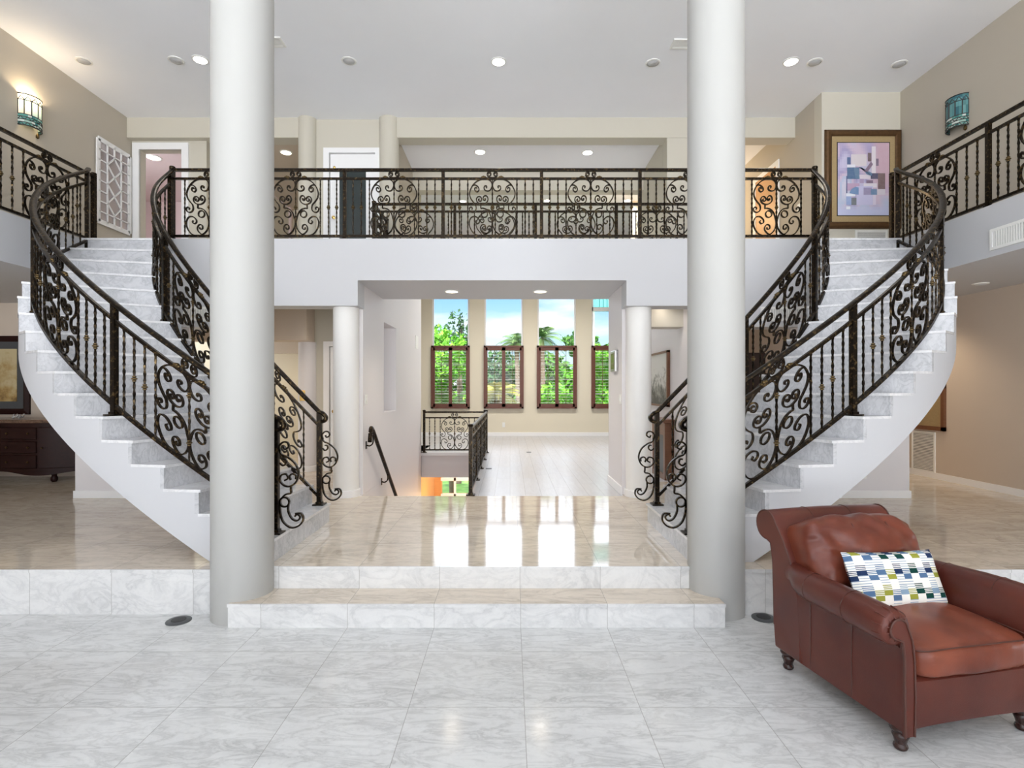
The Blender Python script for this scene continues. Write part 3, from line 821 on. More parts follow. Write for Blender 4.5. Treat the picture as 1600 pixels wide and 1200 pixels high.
# ------------------------------------------------------------------ ARMCHAIR
ang = R(11.7)
chair = thing('armchair', 'brown leather rolled-arm armchair on the white marble floor', 'armchair', (2.177, 2.615, 0))
chair.rotation_euler = (0, 0, ang)
def cb(mb, name, mat, smooth=50, parent=None, **kw):
    return mb.build(name, mat, parent or chair, smooth, origin=(0, 0, 0), **kw)
def wr_(p, s=1.0, f=6.0, seed=0.0):
    return mnoise.noise(Vector((p.x * f + seed, p.y * f * 0.7, p.z * f * 1.6))) * s
def armc(y):
    t = smoothstep(0.1, 0.6, y); u = smoothstep(0.5, 0.67, y)
    return 0.462 - 0.025 * t - 0.045 * u, 0.602 - 0.010 * t + 0.006 * math.sin(y * 5) + 0.02 * u, 0.082 - 0.006 * t - 0.022 * u
def arm_prof(cx, cz, r, xo, xi, zb):
    pr = [(xo - 0.012, zb), (xo, zb + 0.08), (xo + 0.004, 0.30), (xo + 0.003, 0.42), (xo + 0.003, cz - r * 1.25)]
    for k in range(19):
        a = R(-112 + (180 + 112) * k / 18); pr.append((cx + r * math.cos(a), cz + r * math.sin(a)))
    pr += [(xi + 0.004, cz - 0.09), (xi - 0.004, 0.42), (xi - 0.004, 0.30), (xi, zb)]
    return pr
for sg in (-1, 1):
    rings = []
    ys = [-0.075, -0.062, -0.03, 0.03, 0.12, 0.25, 0.40, 0.50, 0.57, 0.62, 0.65, 0.665]
    for y in ys:
        t = smoothstep(0.25, 0.75, y)
        cx, cz, r = armc(y)
        e = 0.0
        if y < -0.065: e = 0.014
        elif y < -0.05: e = 0.004
        pr = arm_prof(cx, cz, r - e, 0.412 - e, 0.372 - 0.02 + e * 0.5, 0.11)
        q = [(sg * x, y, z) for x, z in pr]
        rings.append(q if sg < 0 else q[::-1])
    mb = MB(); mb.loft(rings[::-1])
    a = cb(mb, 'arm', M['leather'], 60)
    # pleats on the roll front
    pl = MB()
    for k in range(9):
        th = R(-80 + 250 * k / 8)
        p0 = (sg * (0.462 + 0.048 * math.cos(th)), -0.080, 0.602 + 0.048 * math.sin(th)); p1 = (sg * (0.462 + 0.078 * math.cos(th)), -0.058, 0.602 + 0.078 * math.sin(th)); p2 = (sg * (0.462 + 0.084 * math.cos(th)), -0.02, 0.602 + 0.084 * math.sin(th))
        pl.tube(catmull([p0, p1, p2], 4), 0.0035, 6)
    cb(pl, 'pleat', M['leather'], 60, a)
    # keyhole front panel
    kp = []
    for k in range(15):
        th = R(205 - 290 * k / 14); kp.append((0.462 + 0.046 * math.cos(th), 0.602 + 0.046 * math.sin(th)))
    left = [(0.398, 0.11), (0.394, 0.30), (0.394, 0.45), (0.402, 0.54)]
    kp = [(0.378, 0.112), (0.374, 0.30), (0.378, 0.45), (0.392, 0.55)] + [(0.462 + 0.046 * math.cos(R(160 - 245 * k / 14)), 0.602 + 0.046 * math.sin(R(160 - 245 * k / 14))) for k in range(15)] + [(0.442, 0.545), (0.432, 0.47), (0.430, 0.30), (0.428, 0.112)]
    f = MB(); f.loft([[(sg * x, -0.072, z) for x, z in kp][::(1 if sg > 0 else -1)], [(sg * x, -0.086, z) for x, z in kp][::(1 if sg > 0 else -1)]])
    pn = cb(f, 'arm_front_panel', M['leather'], 40)
    pp = MB(); pp.tube([(sg * x, -0.087, z) for x, z in kp], 0.0055, 7)
    cb(pp, 'piping', M['piping'], 60, pn)
    # piping along the underside of the roll
    p2 = MB(); p2.tube([(sg * (0.417 + 0.004), y, 0.505) for y in (-0.05, 0.1, 0.3, 0.5)] + [(sg * 0.417, 0.58, 0.525), (sg * 0.417, 0.63, 0.58), (sg * 0.417, 0.655, 0.66)], 0.005, 6)
    cb(p2, 'piping', M['piping'], 60, a)
    sm = MB()
    for y in (0.22, 0.50): sm.tube([(sg * 0.4175, y, z) for z in (0.13, 0.3, 0.49)], 0.0022, 5)
    for y in (0.16, 0.44):
        t = smoothstep(0.25, 0.75, y); cx, cz, r = armc(y); r += 0.0006
        sm.tube([(sg * (cx + r * math.cos(R(q))), y, cz + r * math.sin(R(q))) for q in range(-100, 175, 20)], 0.0022, 5)
    cb(sm, 'seam', M['piping'], 60, a)
# back
bp = [(0.58, 0.112), (0.58, 0.30), (0.60, 0.48), (0.655, 0.66), (0.725, 0.78)]
for k in range(20):
    th = R(160 - 255 * k / 19); bp.append((0.875 + 0.088 * math.cos(th), 0.838 + 0.088 * math.sin(th)))
bp += [(0.832, 0.735), (0.812, 0.62), (0.805, 0.45), (0.80, 0.25), (0.785, 0.112)]
xs_ = [-0.416, -0.408, -0.39, -0.2, 0.0, 0.2, 0.39, 0.408, 0.416]
rings = []
for x in xs_:
    e = 0.012 if abs(x) > 0.412 else (0.004 if abs(x) > 0.40 else 0.0)
    sag = 0.008 * (1 - (x / 0.416) ** 2)
    cy = sum(p[0] for p in bp) / len(bp); cz = sum(p[1] for p in bp) / len(bp)
    rings.append([(x, y + (cy - y) * e * 2.2, z + (cz - z) * e * 2.2 + (sag if z > 0.85 else 0)) for y, z in bp])
bk = cb(MB().loft(rings), 'backrest', M['leather'], 55)
for sg in (-1, 1):
    pi_ = MB(); pi_.tube([(sg * 0.414, y, z) for y, z in bp[3:-1]], 0.005, 6); cb(pi_, 'piping', M['piping'], 60, bk)
sm = MB()
for x in (-0.14, 0.14): sm.tube([(x, 0.875 + 0.089 * math.cos(R(q)), 0.845 + 0.089 * math.sin(R(q))) for q in range(-60, 160, 15)], 0.0022, 5)
cb(sm, 'seam', M['piping'], 60, bk)
# base with curved apron
ap = MB(); rings = []
N = 14
for k in range(N + 1):
    x = -0.375 + 0.75 * k / N; zb = 0.112 + 0.018 * (1 - abs(x / 0.375) ** 3); yb = -0.052 - 0.006 * (1 - (x / 0.375) ** 2)
    rings.append([(x, yb + 0.004, zb), (x, yb, zb + 0.02), (x, yb - 0.003, 0.25), (x, yb, 0.335), (x, yb + 0.02, 0.352), (x, 0.70, 0.352), (x, 0.70, zb)])
cb(ap.loft(rings), 'front_rail', M['leather'], 45)
# seat cushion
def seatfn(u, q):
    crown = 0.030 * (1 - u.x ** 2) * (1 - u.y ** 2) if u.z > 0 else 0.0
    q.z += crown
    fr = max(0.0, -u.y - 0.5) * 2
    q.y -= 0.012 * fr * (1 - u.z * u.z)
    w = wr_(q, 0.007, 7.0, 3.0) + 0.006 * fr * mnoise.noise(Vector((q.x * 26, 2.0, q.z * 4)))
    q += Vector((0, -w if u.y < -0.6 else 0, w if u.z > 0.4 else 0)); return q
sc_ = cb(MB().superbox((0, 0.265, 0.418), (0.347, 0.345, 0.082), 6.5, 26, seatfn), 'seat_cushion', M['leather2'], 180)
pi_ = MB(); pi_.tube(catmull([(-0.335, 0.3, 0.489), (-0.338, 0.05, 0.487), (-0.325, -0.06, 0.480), (-0.15, -0.082, 0.488), (0.15, -0.082, 0.488), (0.325, -0.06, 0.480), (0.338, 0.05, 0.487), (0.335, 0.3, 0.489)], 6), 0.0035, 6)
cb(pi_, 'piping', M['piping'], 60, sc_)
# back cushion
def backfn(u, q):
    q.y -= 0.05 * (1 - u.x ** 2) * (1 - u.z ** 2) * (1 if u.y < 0 else 0.2)
    w = wr_(q, 0.022, 5.0, 11.0) + wr_(q, 0.012, 12.0, 5.0)
    fold = 0.008 * math.sin(q.x * 34 + q.z * 26 + 3 * mnoise.noise(q * 5)) * max(0, 1 - abs(u.z - 0.35) * 1.6)
    w += fold
    q.y += w if u.y < 0.3 else 0
    q.z += (0.018 * mnoise.noise(Vector((q.x * 5 + 3, 0, 0))) + 0.010 * mnoise.noise(Vector((q.x * 14, 1, q.y * 8)))) * max(0, u.z)
    q.x *= 1 - 0.02 * max(0, u.z)
    q.z -= 0.03 * smoothstep(0.5, 1.0, u.x) * max(0, u.z)
    return q
mb = MB().superbox((0, 0, 0), (0.375, 0.125, 0.205), 6.0, 34, backfn)
rm = Matrix.Translation((0.0, 0.640, 0.715)) @ Matrix.Rotation(R(-20), 4, 'X')
mb.v = [tuple(rm @ Vector(p)) for p in mb.v]
bc = cb(mb, 'back_cushion', M['leather2'], 180)
sm = MB()
for x in (-0.10, 0.14):
    sm.tube([tuple(rm @ Vector((x, -0.125 - 0.05 * (1 - (z / 0.215) ** 2) * 0.95 * (1 - (x / .365) ** 2) + wr_(Vector((x, -0.125, z)), 0.020, 5.0, 11.0) + wr_(Vector((x, -0.125, z)), 0.010, 12.0, 5.0), z))) for z in (-0.17, -0.1, -0.03, 0.03, 0.1, 0.15)], 0.003, 5)
cb(sm, 'seam', M['piping'], 60, bc)
FOOT = [(0.030, 0.125), (0.042, 0.112), (0.046, 0.10), (0.040, 0.088), (0.028, 0.082), (0.034, 0.074), (0.036, 0.066), (0.029, 0.05), (0.024, 0.03), (0.029, 0.022), (0.031, 0.014), (0.027, 0.004), (0.022, 0.0)]
for x in (-0.36, 0.36):
    for y in (0.0, 0.745):
        cb(MB().lathe((x, y, 0), FOOT[::-1], 20), 'leg', M['darkwood'], 40)
# throw pillow
def pillow_mat():
    t = NT('patchwork pillow fabric'); o = t.obj()
    s = t.node('ShaderNodeSeparateXYZ', i_0=o)
    cx_ = t.math('MULTIPLY', s.outputs[0], 18.0)
    col = t.math('FLOOR', cx_)
    odd = t.math('FLOORED_MODULO', col, 2.0)
    yy = t.math('ADD', t.math('MULTIPLY', s.outputs[2], 19.0), t.math('MULTIPLY', odd, 0.5))
    blk = t.math('FLOOR', yy); fy = t.math('FRACT', yy)
    c1 = t.node('ShaderNodeCombineXYZ', i_0=col, i_1=blk, i_2=3.0)
    w1 = t.node('ShaderNodeTexWhiteNoise', noise_dimensions='3D', i_Vector=c1.outputs[0])
    white = rgb(238, 237, 230)
    a = t.ramp(w1.outputs[0], [(0.0, rgb(24, 66, 60)), (0.24, rgb(150, 152, 64)), (0.44, rgb(84, 112, 146)), (0.66, rgb(38, 54, 88)), (0.82, rgb(134, 158, 180))], 'CONSTANT')
    # every block: a solid band, then thin stripes, next to a plain white block
    solid = t.math('LESS_THAN', fy, 0.42)
    st = t.math('GREATER_THAN', t.math('FRACT', t.math('MULTIPLY', fy, 6.0)), 0.5)
    band = t.math('MAXIMUM', solid, st)
    chk = t.math('LESS_THAN', t.math('FLOORED_MODULO', t.math('ADD', col, t.math('MULTIPLY', blk, 1.0)), 2.0), 0.5)
    thin = t.math('MULTIPLY', t.math('GREATER_THAN', t.math('FRACT', t.math('MULTIPLY', fy, 4.0)), 0.72), t.math('GREATER_THAN', w1.outputs[0], 0.35))
    c = t.mix(t.math('MULTIPLY', chk, band), white, a)
    c = t.mix(t.math('MULTIPLY', t.math('SUBTRACT', 1.0, chk), thin), c, rgb(150, 166, 186))
    nz = t.node('ShaderNodeTexNoise', i_Vector=o, i_Scale=160.0)
    t.set(Base_Color=c, Roughness=0.9, Specular_IOR_Level=0.1); t.bump(nz.outputs[0], 0.3, 0.003)
    return t.m
M['pillow'] = pillow_mat()
mb = MB(); n = 24; W2, H2, T = 0.315, 0.155, 0.075
for sgn in (1, -1):
    vs = []; fs = []
    for i in range(n + 1):
        for j in range(n + 1):
            u = -1 + 2 * i / n; v = -1 + 2 * j / n
            pinch = 1 - 0.045 * (1 - v * v); pv = 1 - 0.05 * (1 - u * u)
            th = T * (max(0, 1 - u ** 4) ** 0.5) * (max(0, 1 - v ** 4) ** 0.5) * (0.8 + 0.2 * mnoise.noise(Vector((u * 1.5, v * 1.5, sgn))))
            vs.append((u * W2 * pinch, -sgn * th, v * H2 * pv))
    for i in range(n):
        for j in range(n):
            a = i * (n + 1) + j; q = (a, a + n + 1, a + n + 2, a + 1)
            fs.append(q if sgn > 0 else q[::-1])
    mb.add(vs, fs)
po = mb.build('throw_pillow', M['pillow'], None, 180, origin=(0, 0, 0))
tag(po, 'white, blue and olive patchwork pillow leaning in the brown leather armchair', 'pillow')
lc = Matrix.Translation((2.177, 2.615, 0)) @ Matrix.Rotation(ang, 4, 'Z') @ Matrix.Translation((0.03, 0.39, 0.628)) @ Matrix.Rotation(R(4), 4, 'Z') @ Matrix.Rotation(R(-24), 4, 'X') @ Matrix.Rotation(R(3), 4, 'Y')
po.matrix_world = lc

# floor outlet covers
for i, (x, y, l) in enumerate(((-2.40, 3.94, 'round dark grey floor outlet cover on the open marble floor'), (1.86, 3.99, 'round dark floor outlet cover behind the leather armchair'))):
    mb = MB().lathe((x, y, 0), [(0.084, 0.0), (0.084, 0.006), (0.075, 0.011), (0.02, 0.012)], 28)
    r_ = mb.build('floor_outlet_cover', M['darkgrey'], None, 30, origin=(x, y, 0)); tag(r_, l, 'outlet cover', 'floor outlet covers')
    MB().lathe((x, y, 0), [(0.05, 0.0115), (0.05, 0.0135), (0.046, 0.014)], 24).build('lid', M['black'], r_, 30, origin=(x, y, 0))
for i, (px, y, l) in enumerate(((0.40, 11.6, 'small dark floor outlet plate on the planks facing the third window'), (-0.36, 9.2, 'small dark floor outlet plate beside the stairwell railing'))):
    tag(MB().box(px - 0.05, px + 0.05, y - 0.05, y + 0.05, ZL, ZL + 0.006).build('floor_outlet', M['darkgrey'], None, origin=(px, y, ZL), bevel=0.003), l, 'outlet')

# ------------------------------------------------------------------ LIGHT FIXTURES
def at(px, py, z):
    """point on a horizontal level seen at a photo position"""
    Y = (z - 1.68) * 850 / (608 - py); return ((px - 797) / 850 * Y, Y)
def downlight(px, py, z, lit, label, r=0.085, warm=False, power=0, name=None, trimless=False):
    x, y = at(px, py, z)
    nm = 'downlight' if lit else (name or 'ceiling_speaker')
    t = thing(nm, label, 'ceiling light' if nm != 'ceiling_speaker' else 'ceiling fixture', (x, y, z - 0.012), None)
    MB().lathe((x, y, z), [(r * 1.25, 0.0), (r * 1.25, -0.006), (r * 1.05, -0.012), (r, -0.012), (r, 0.0)], 28).build('trim_ring', M['plastic'], t, 40)
    if lit: MB().lathe((x, y, z), [(r, -0.002), (r, -0.008)], 28).build('lens', M['lampwarm'] if warm else M['lamp'], t)
    else: MB().lathe((x, y, z), [(r * 0.98, -0.004), (r * 0.9, -0.012), (r * 0.6, -0.026), (r * 0.2, -0.03)], 24).build('eyeball', M['lampoff'], t, 40)
    if power:
        ld = bpy.data.lights.new('downlight beam', 'SPOT'); ld.energy = power; ld.spot_size = R(125); ld.spot_blend = 0.8; ld.shadow_soft_size = 0.11
        ld.color = (1.0, 0.88, 0.74) if warm else (1.0, 0.96, 0.91)
        lo_ = bpy.data.objects.new('downlight beam', ld); COL.objects.link(lo_); lo_.location = (x, y, z - 0.05)
    return t
downlight(313, 93, ZC, True, 'lit downlight in the high ceiling, beside the column toward the lit sconce', power=22)
downlight(779, 96, ZC, True, 'lit downlight in the middle of the high ceiling', power=22)
downlight(1236, 96, ZC, True, 'lit downlight in the high ceiling toward the abstract painting', power=22)
for px, py, l in ((131, 95, 'unlit round fixture in the high ceiling above the lit sconce wall'), (275, 94, 'unlit round fixture beside the lit downlight toward the lit sconce'), (545, 95, 'unlit round fixture in the high ceiling above the elevator door'),
                  (1020, 98, 'unlit round fixture beside the column near the ceiling vent'), (1273, 97, 'unlit round fixture beside the lit downlight toward the painting'), (1405, 100, 'unlit round fixture in the high ceiling above the teal sconce wall')):
    downlight(px, py, ZC, False, l, 0.08)
downlight(706, 455, 3.01, True, 'lit downlight in the passage soffit, above the first window', 0.08, True, power=45)
downlight(844, 455, 3.01, True, 'lit downlight in the passage soffit, above the third window', 0.08, True, power=45)
downlight(447, 238, 5.83, True, 'lit downlight in the corridor ceiling beyond the balcony', 0.085, True, power=60)
downlight(750, 237, 5.9, True, 'lit downlight over the bridge nearer the elevator', 0.085, False, power=45)
downlight(918, 238, 5.9, True, 'lit downlight over the bridge away from the elevator', 0.085, False, power=45)
downlight(723, 314, ZC, True, 'small distant downlight over the window room, nearest the elevator side', 0.07, False, power=330)
downlight(855, 313, ZC, True, 'small distant downlight over the window room, middle one', 0.07, False, power=330)
downlight(980, 313, ZC, True, 'small distant downlight over the window room, farthest from the elevator', 0.07, False, power=330)
downlight(1532, 443, 3.0, False, 'small unlit downlight in the soffit beneath the gallery', 0.07, name='downlight')
downlight(240, 246, 5.95, True, 'lit ceiling lamp inside the pink bedroom doorway', 0.11, True, power=70)
def lamp(kind, loc, energy, color=(1, 0.85, 0.66), size=0.3, rot=None, name='unseen lamp'):
    ld = bpy.data.lights.new(name, kind); ld.energy = energy; ld.color = color
    if kind == 'POINT': ld.shadow_soft_size = size
    if kind == 'AREA': ld.size = size
    if kind == 'SPOT': ld.shadow_soft_size = 0.30; ld.spot_blend = 0.7
    o = bpy.data.objects.new(name, ld); COL.objects.link(o); o.location = loc
    if rot: o.rotation_euler = rot
    return o
lamp('SPOT', (-7.2, 6.4, 2.95), 14).data.spot_size = R(131)  # spots without fixtures, added to brighten the areas under balcony and galleries
lamp('SPOT', (5.75, 8.0, 2.95), 60, (1, 0.80, 0.58)).data.spot_size = R(131)
lamp('SPOT', (-4.1, 7.8, 2.95), 45, (1, 0.80, 0.58)).data.spot_size = R(140)
lamp('SPOT', (-4.4, 10.2, 2.95), 45, (1, 0.82, 0.6)).data.spot_size = R(140)
lamp('SPOT', (3.9, 8.6, 2.95), 55, (1, 0.72, 0.46)).data.spot_size = R(140)
lamp('SPOT', (-2.7, 8.2, 2.95), 25, (1, 0.88, 0.75)).data.spot_size = R(140)
lamp('SPOT', (2.1, 7.6, 2.95), 25, (1, 0.9, 0.8)).data.spot_size = R(140)
lamp('POINT', (-1.2, 13.6, -1.2), 60, (1, 0.7, 0.4))
lamp('POINT', (3.7, 11.5, 5.3), 40, (1, 0.72, 0.42))

# ------------------------------------------------------------------ VENTS
def vent(label, c, u, w, hw, hh, n, vertical=True, name='air_vent'):
    """c centre, u in-plane horizontal, w outward normal"""
    c, u, w = Vector(c), Vector(u).normalized(), Vector(w).normalized(); up = w.cross(u)
    t = thing(name, label, 'air vent', c)
    f = MB(); b = 0.028
    f.obox(c + up * (hh - b / 2) + w * 0.006, u * hw, up * (b / 2), w * 0.008); f.obox(c - up * (hh - b / 2) + w * 0.006, u * hw, up * (b / 2), w * 0.008)
    f.obox(c + u * (hw - b / 2) + w * 0.006, u * (b / 2), up * (hh - b), w * 0.008); f.obox(c - u * (hw - b / 2) + w * 0.006, u * (b / 2), up * (hh - b), w * 0.008)
    f.build('frame', M['plastic'], t)
    MB().obox(c + w * 0.001, u * (hw - b), up * (hh - b), w * 0.001).build('duct', M['darkgrey'], t)
    s = MB()
    for k in range(n):
        e = -1 + 2 * (k + 0.5) / n
        if vertical: s.obox(c + u * e * (hw - b) + w * 0.006, u * ((hw - b) / n * 0.62), up * (hh - b), w * 0.004)
        else: s.obox(c + up * e * (hh - b) + w * 0.006, u * (hw - b), up * ((hh - b) / n * 0.58), w * 0.004)
    s.build('slat', M['plastic'], t)
    return t
vent('white slatted vent in the balcony wall above the inner stair railing near the armchair', (3.33, 6.65, 2.60), (1, 0, 0), (0, -1, 0), 0.27, 0.085, 24)
vent('white slatted vent in the balcony wall beside the column near the lit sconce', (-3.72, 6.65, 2.60), (1, 0, 0), (0, -1, 0), 0.27, 0.085, 24)
vent('white slatted vent on the gallery edge above the tan wall', (XR, 5.05, 3.165), (0, 1, 0), (-1, 0, 0), 0.38, 0.105, 26)
vent('pale vent in the wall below the abstract painting', (5.42, 8.17, 3.98), (1, 0, 0), (0, -1, 0), 0.24, 0.085, 8, False)
vent('tall return vent in the tan wall beneath a framed picture', (6.4, 8.42, 0.70), (0, 1, 0), (-1, 0, 0), 0.24, 0.33, 26, False)
x_, y_ = at(1063, 68, ZC); vent('square vent in the high ceiling beside the column behind the armchair', (x_ + 0.03, y_, ZC), (1, 0, 0), (0, 0, -1), 0.14, 0.10, 8, False)
x_, y_ = at(433, 65, ZC); vent('square vent in the high ceiling half hidden by a column', (x_ - 0.06, y_, ZC), (1, 0, 0), (0, 0, -1), 0.14, 0.10, 8, False)

# wall plates
def plate(name, label, cat, c, u, w, hw, hh, mat, inner=True):
    c, u, w = Vector(c), Vector(u), Vector(w); up = Vector((0, 0, 1))
    o = MB().obox(c + w * 0.004, u * hw, up * hh, w * 0.004).build(name, M[mat], None, origin=c, bevel=0.002); tag(o, label, cat)
    if inner:
        for k in ((-0.5, 0.5) if hw > 0.045 else (0,)):
            MB().obox(c + w * 0.010 + u * hw * k, u * 0.012, up * 0.025, w * 0.003).build('toggle', M[mat], o, origin=c)
    return o
plate('light_switch', 'white double switch plate on the stairwell passage wall', 'light switch', (-1.88, 6.99 + 0.1, 1.545), (0, 1, 0), (1, 0, 0), 0.055, 0.06, 'plastic')
plate('light_switch', 'white switch plate on the wall with the framed keypad', 'light switch', (1.43, 7.05, 1.55), (0, 1, 0), (-1, 0, 0), 0.05, 0.06, 'plastic')
plate('call_plate', 'brass elevator call plate on the slim pale column', 'call plate', (-3.38, 8.857, 1.575), (1, 0, 0), (0, -1, 0), 0.045, 0.085, 'gold')
plate('wall_outlet', 'white outlet on the closet wall beneath the staircase', 'outlet', ((1349 - 797) / 850 * 6.73, 6.73, 0.63), (1, 0, 0), (0, -1, 0), 0.036, 0.058, 'plastic')
plate('wall_outlet', 'white outlet on the cream wall below the second window', 'outlet', ((787 - 797) / 850 * 15.7, 15.7, 0.65), (1, 0, 0), (0, -1, 0), 0.04, 0.07, 'plastic')
plate('wall_mounted_thermostat', 'small white framed thermostat high on the stairwell wall', 'thermostat', (-1.88, 10.95, 2.62), (0, 1, 0), (1, 0, 0), 0.14, 0.13, 'plastic', False)
k_ = MB().box(1.385, 1.43, 7.20, 7.52, 1.91, 2.20).build('keypad_frame', M['chrome'], None, origin=(1.43, 7.36, 2.055), bevel=0.012)
tag(k_, 'silver framed keypad on the passage wall', 'keypad')
MB().box(1.382, 1.386, 7.24, 7.48, 1.95, 2.16).build('screen', M['granite'], k_, origin=(1.43, 7.36, 2.055))
plate('light_switch', 'white switch plate on the upper wall seen through the balcony railing', 'light switch', (4.68, 8.8, 4.62), (0, 1, 0), (-1, 0, 0), 0.05, 0.06, 'plastic')

# ------------------------------------------------------------------ DOORS
def elevator_door(n, z, label):
    fr = MB().box(-3.07, -2.98, 8.94, 9.02, z, z + 2.13).box(-2.22, -2.13, 8.94, 9.02, z, z + 2.13).box(-2.98, -2.22, 8.94, 9.02, z + 2.05, z + 2.13)
    d = struct('door_%d' % n, fr, M['trim'], label, 'door')
    lf_ = MB().box(-2.97, -2.82, 8.985, 9.02, z + 0.01, z + 2.04).box(-2.38, -2.23, 8.985, 9.02, z + 0.01, z + 2.04).box(-2.82, -2.38, 8.985, 9.02, z + 1.76, z + 2.04).box(-2.82, -2.38, 8.985, 9.02, z + 0.01, z + 0.12)
    l = lf_.build('leaf', M['trim'], d)
    MB().box(-2.82, -2.38, 8.995, 9.005, z + 0.12, z + 1.76).build('glass', M['darkglass'], d)
    MB().lathe((-2.90, 8.985, z + 0.98), [(0.012, 0), (0.012, 0.03), (0.028, 0.04), (0.028, 0.06), (0.01, 0.068)], 16, (0, -1, 0)).build('knob', M['gold'], l, 40)
    MB().lathe((-2.90, 8.985, z + 1.82), [(0.02, 0), (0.02, 0.012), (0.01, 0.016)], 16, (0, -1, 0)).build('deadbolt', M['gold'], l, 40)
elevator_door(1, ZU, 'white upper elevator door with dark glass')
elevator_door(2, ZL, 'white lower door with a narrow dark glass panel')
dc = MB()
dc.box(-6.27, -6.16, 9.02, 9.06, ZU, 5.77).box(-5.45, -5.34, 9.02, 9.06, ZU, 5.77).box(-6.16, -5.45, 9.02, 9.06, 5.66, 5.77)
struct('door_3', dc, M['trim'], 'white cased doorway into the pink bedroom', 'door')
d4 = MB().box(4.66, 4.69, 9.45, 9.55, ZU, 5.68).box(4.66, 4.69, 10.35, 10.45, ZU, 5.68).box(4.66, 4.69, 9.55, 10.35, 5.6, 5.68)
o4 = struct('door_4', d4, M['trim'], 'white cased opening with an orange panel painted as the lamplit room behind, beside the painting wall', 'door')
MB().box(4.672, 4.69, 9.55, 10.35, ZU, 5.6).build('leaf', M['orange_lit'], o4)  # flat orange panel takes the place of the lamplit room beyond
d5 = MB().box(4.15, 4.25, 10.74, 10.8, ZL, 2.5).box(5.05, 5.15, 10.74, 10.8, ZL, 2.5).box(4.25, 5.05, 10.74, 10.8, 2.4, 2.5)
o5 = struct('door_5', d5, M['tan'], 'dark doorway behind the staircase by the armchair', 'door')
MB().box(4.25, 5.05, 10.76, 10.79, ZL, 2.4).build('leaf', M['darkwood'], o5)

# ------------------------------------------------------------------ SCONCES
def sconce(side, lit, label, ypos=7.1, power=12):
    x = -6.29 if side < 0 else 5.86; nx = 1 if side < 0 else -1; y, z = ypos, 5.27
    t = thing('wall_sconce', label, 'wall lamp', (x, y, z))
    MB().obox((x + nx * 0.01, y, z), (0.01, 0, 0), (0, 0.06, 0), (0, 0, 0.12)).build('backplate', M['black'], t)
    H = 0.20; Rr = 0.15; cols = 6
    def P(a, h): return (x + nx * 0.13 * math.cos(a), y + Rr * math.sin(a), z + h)
    g = MB()
    cl = [rgb(240, 232, 205), rgb(235, 225, 190), rgb(206, 222, 205)] if lit else [rgb(70, 122, 126), rgb(92, 144, 146), rgb(52, 100, 110)]
    for k in range(cols * 2):
        a0 = -PI / 2 + PI * k / (cols * 2); a1 = -PI / 2 + PI * (k + 1) / (cols * 2)
        hs = [-H, -0.165, -0.13, -0.095, -0.06, 0.05, 0.11, 0.16, H]
        for q in range(len(hs) - 1):
            if q < 4: g.col = rnd.choice([rgb(90, 150, 140), rgb(196, 206, 200), rgb(60, 120, 118), rgb(150, 180, 170)])
            else: g.col = rnd.choice(cl)
            g.add([P(a0, hs[q]), P(a1, hs[q]), P(a1, hs[q + 1]), P(a0, hs[q + 1])], [(0, 1, 2, 3)])
    tm = NT('stained glass ' + ('lit' if lit else 'unlit'))
    at_ = tm.node('ShaderNodeAttribute', attribute_name='Col')
    tm.set(Base_Color=at_.outputs['Color'], Roughness=0.25)
    if lit:
        s = tm.node('ShaderNodeSeparateXYZ', i_0=tm.obj())
        tm.set(Emission_Color=tm.mix(0.5, at_.outputs['Color'], (1.0, 0.75, 0.42, 1), 'MULTIPLY'), Emission_Strength=tm.math('ADD', tm.math('MULTIPLY', tm.math('ADD', s.outputs[2], 0.07, clamp=True), 9.0), 0.12))
    sh = g.build('shade', tm.m, t)
    ld = MB()
    for k in range(cols + 1):
        a = -PI / 2 + PI * k / cols
        ld.tube([P(a, h_) for h_ in (-0.06, 0.0, 0.06, 0.12)], 0.007, 5)
    for h_ in (-H, -0.165, -0.13, -0.095, -0.06, 0.12, H):
        ld.tube([P(-PI / 2 + PI * k / 14, h_) for k in range(15)], 0.008 if abs(h_) == H else 0.006, 5)
    for k in range(cols):
        a0 = -PI / 2 + PI * k / cols; a1 = a0 + PI / cols; am = (a0 + a1) / 2
        ld.tube([P(a0, 0.12), P(am, 0.17), P(a1, 0.12)], 0.006, 5)
        for h0 in (-H, -0.13):
            ld.tube([P(a0, h0), P(am, h0 + 0.035), P(a1, h0)], 0.006, 5)
    ld.build('leading', M['black'], sh)
    MB().lathe((x + nx * 0.02, y + (0.12 if side < 0 else -0.12), z - 0.24), [(0.006, -0.03), (0.02, -0.015), (0.02, 0.01), (0.008, 0.04)], 10).build('finial', M['brass'], t, 40)
    if lit: lamp('POINT', (x + nx * 0.07, y, z + 0.16), power, (1, 0.78, 0.52), 0.04, name='sconce bulb')
sconce(-1, True, 'lit stained glass wall sconce glowing warm white on greige wall')
sconce(1, False, 'unlit teal stained glass wall sconce on greige wall')
sconce(1, True, 'lit stained glass sconce further along the gallery wall, past the teal one', 4.3, 40)
sconce(-1, True, 'unseen lit stained glass sconce added for ceiling light, farther along the same wall as the other lit sconce', 4.3, 10)  # out of view, added to throw more light on the ceiling

# ------------------------------------------------------------------ PICTURES
def frame_sweep(cx, y, cz, hw, hh, prof):
    """mitred frame facing -Y; prof: (outward from opening edge, depth toward viewer)"""
    rings = []
    for (o_, d_) in prof:
        rings.append([(cx - hw - o_, y - d_, cz - hh - o_), (cx + hw + o_, y - d_, cz - hh - o_), (cx + hw + o_, y - d_, cz + hh + o_), (cx - hw - o_, y - d_, cz + hh + o_)])
    rings.append(rings[0])
    return MB().loft(rings, True, False)
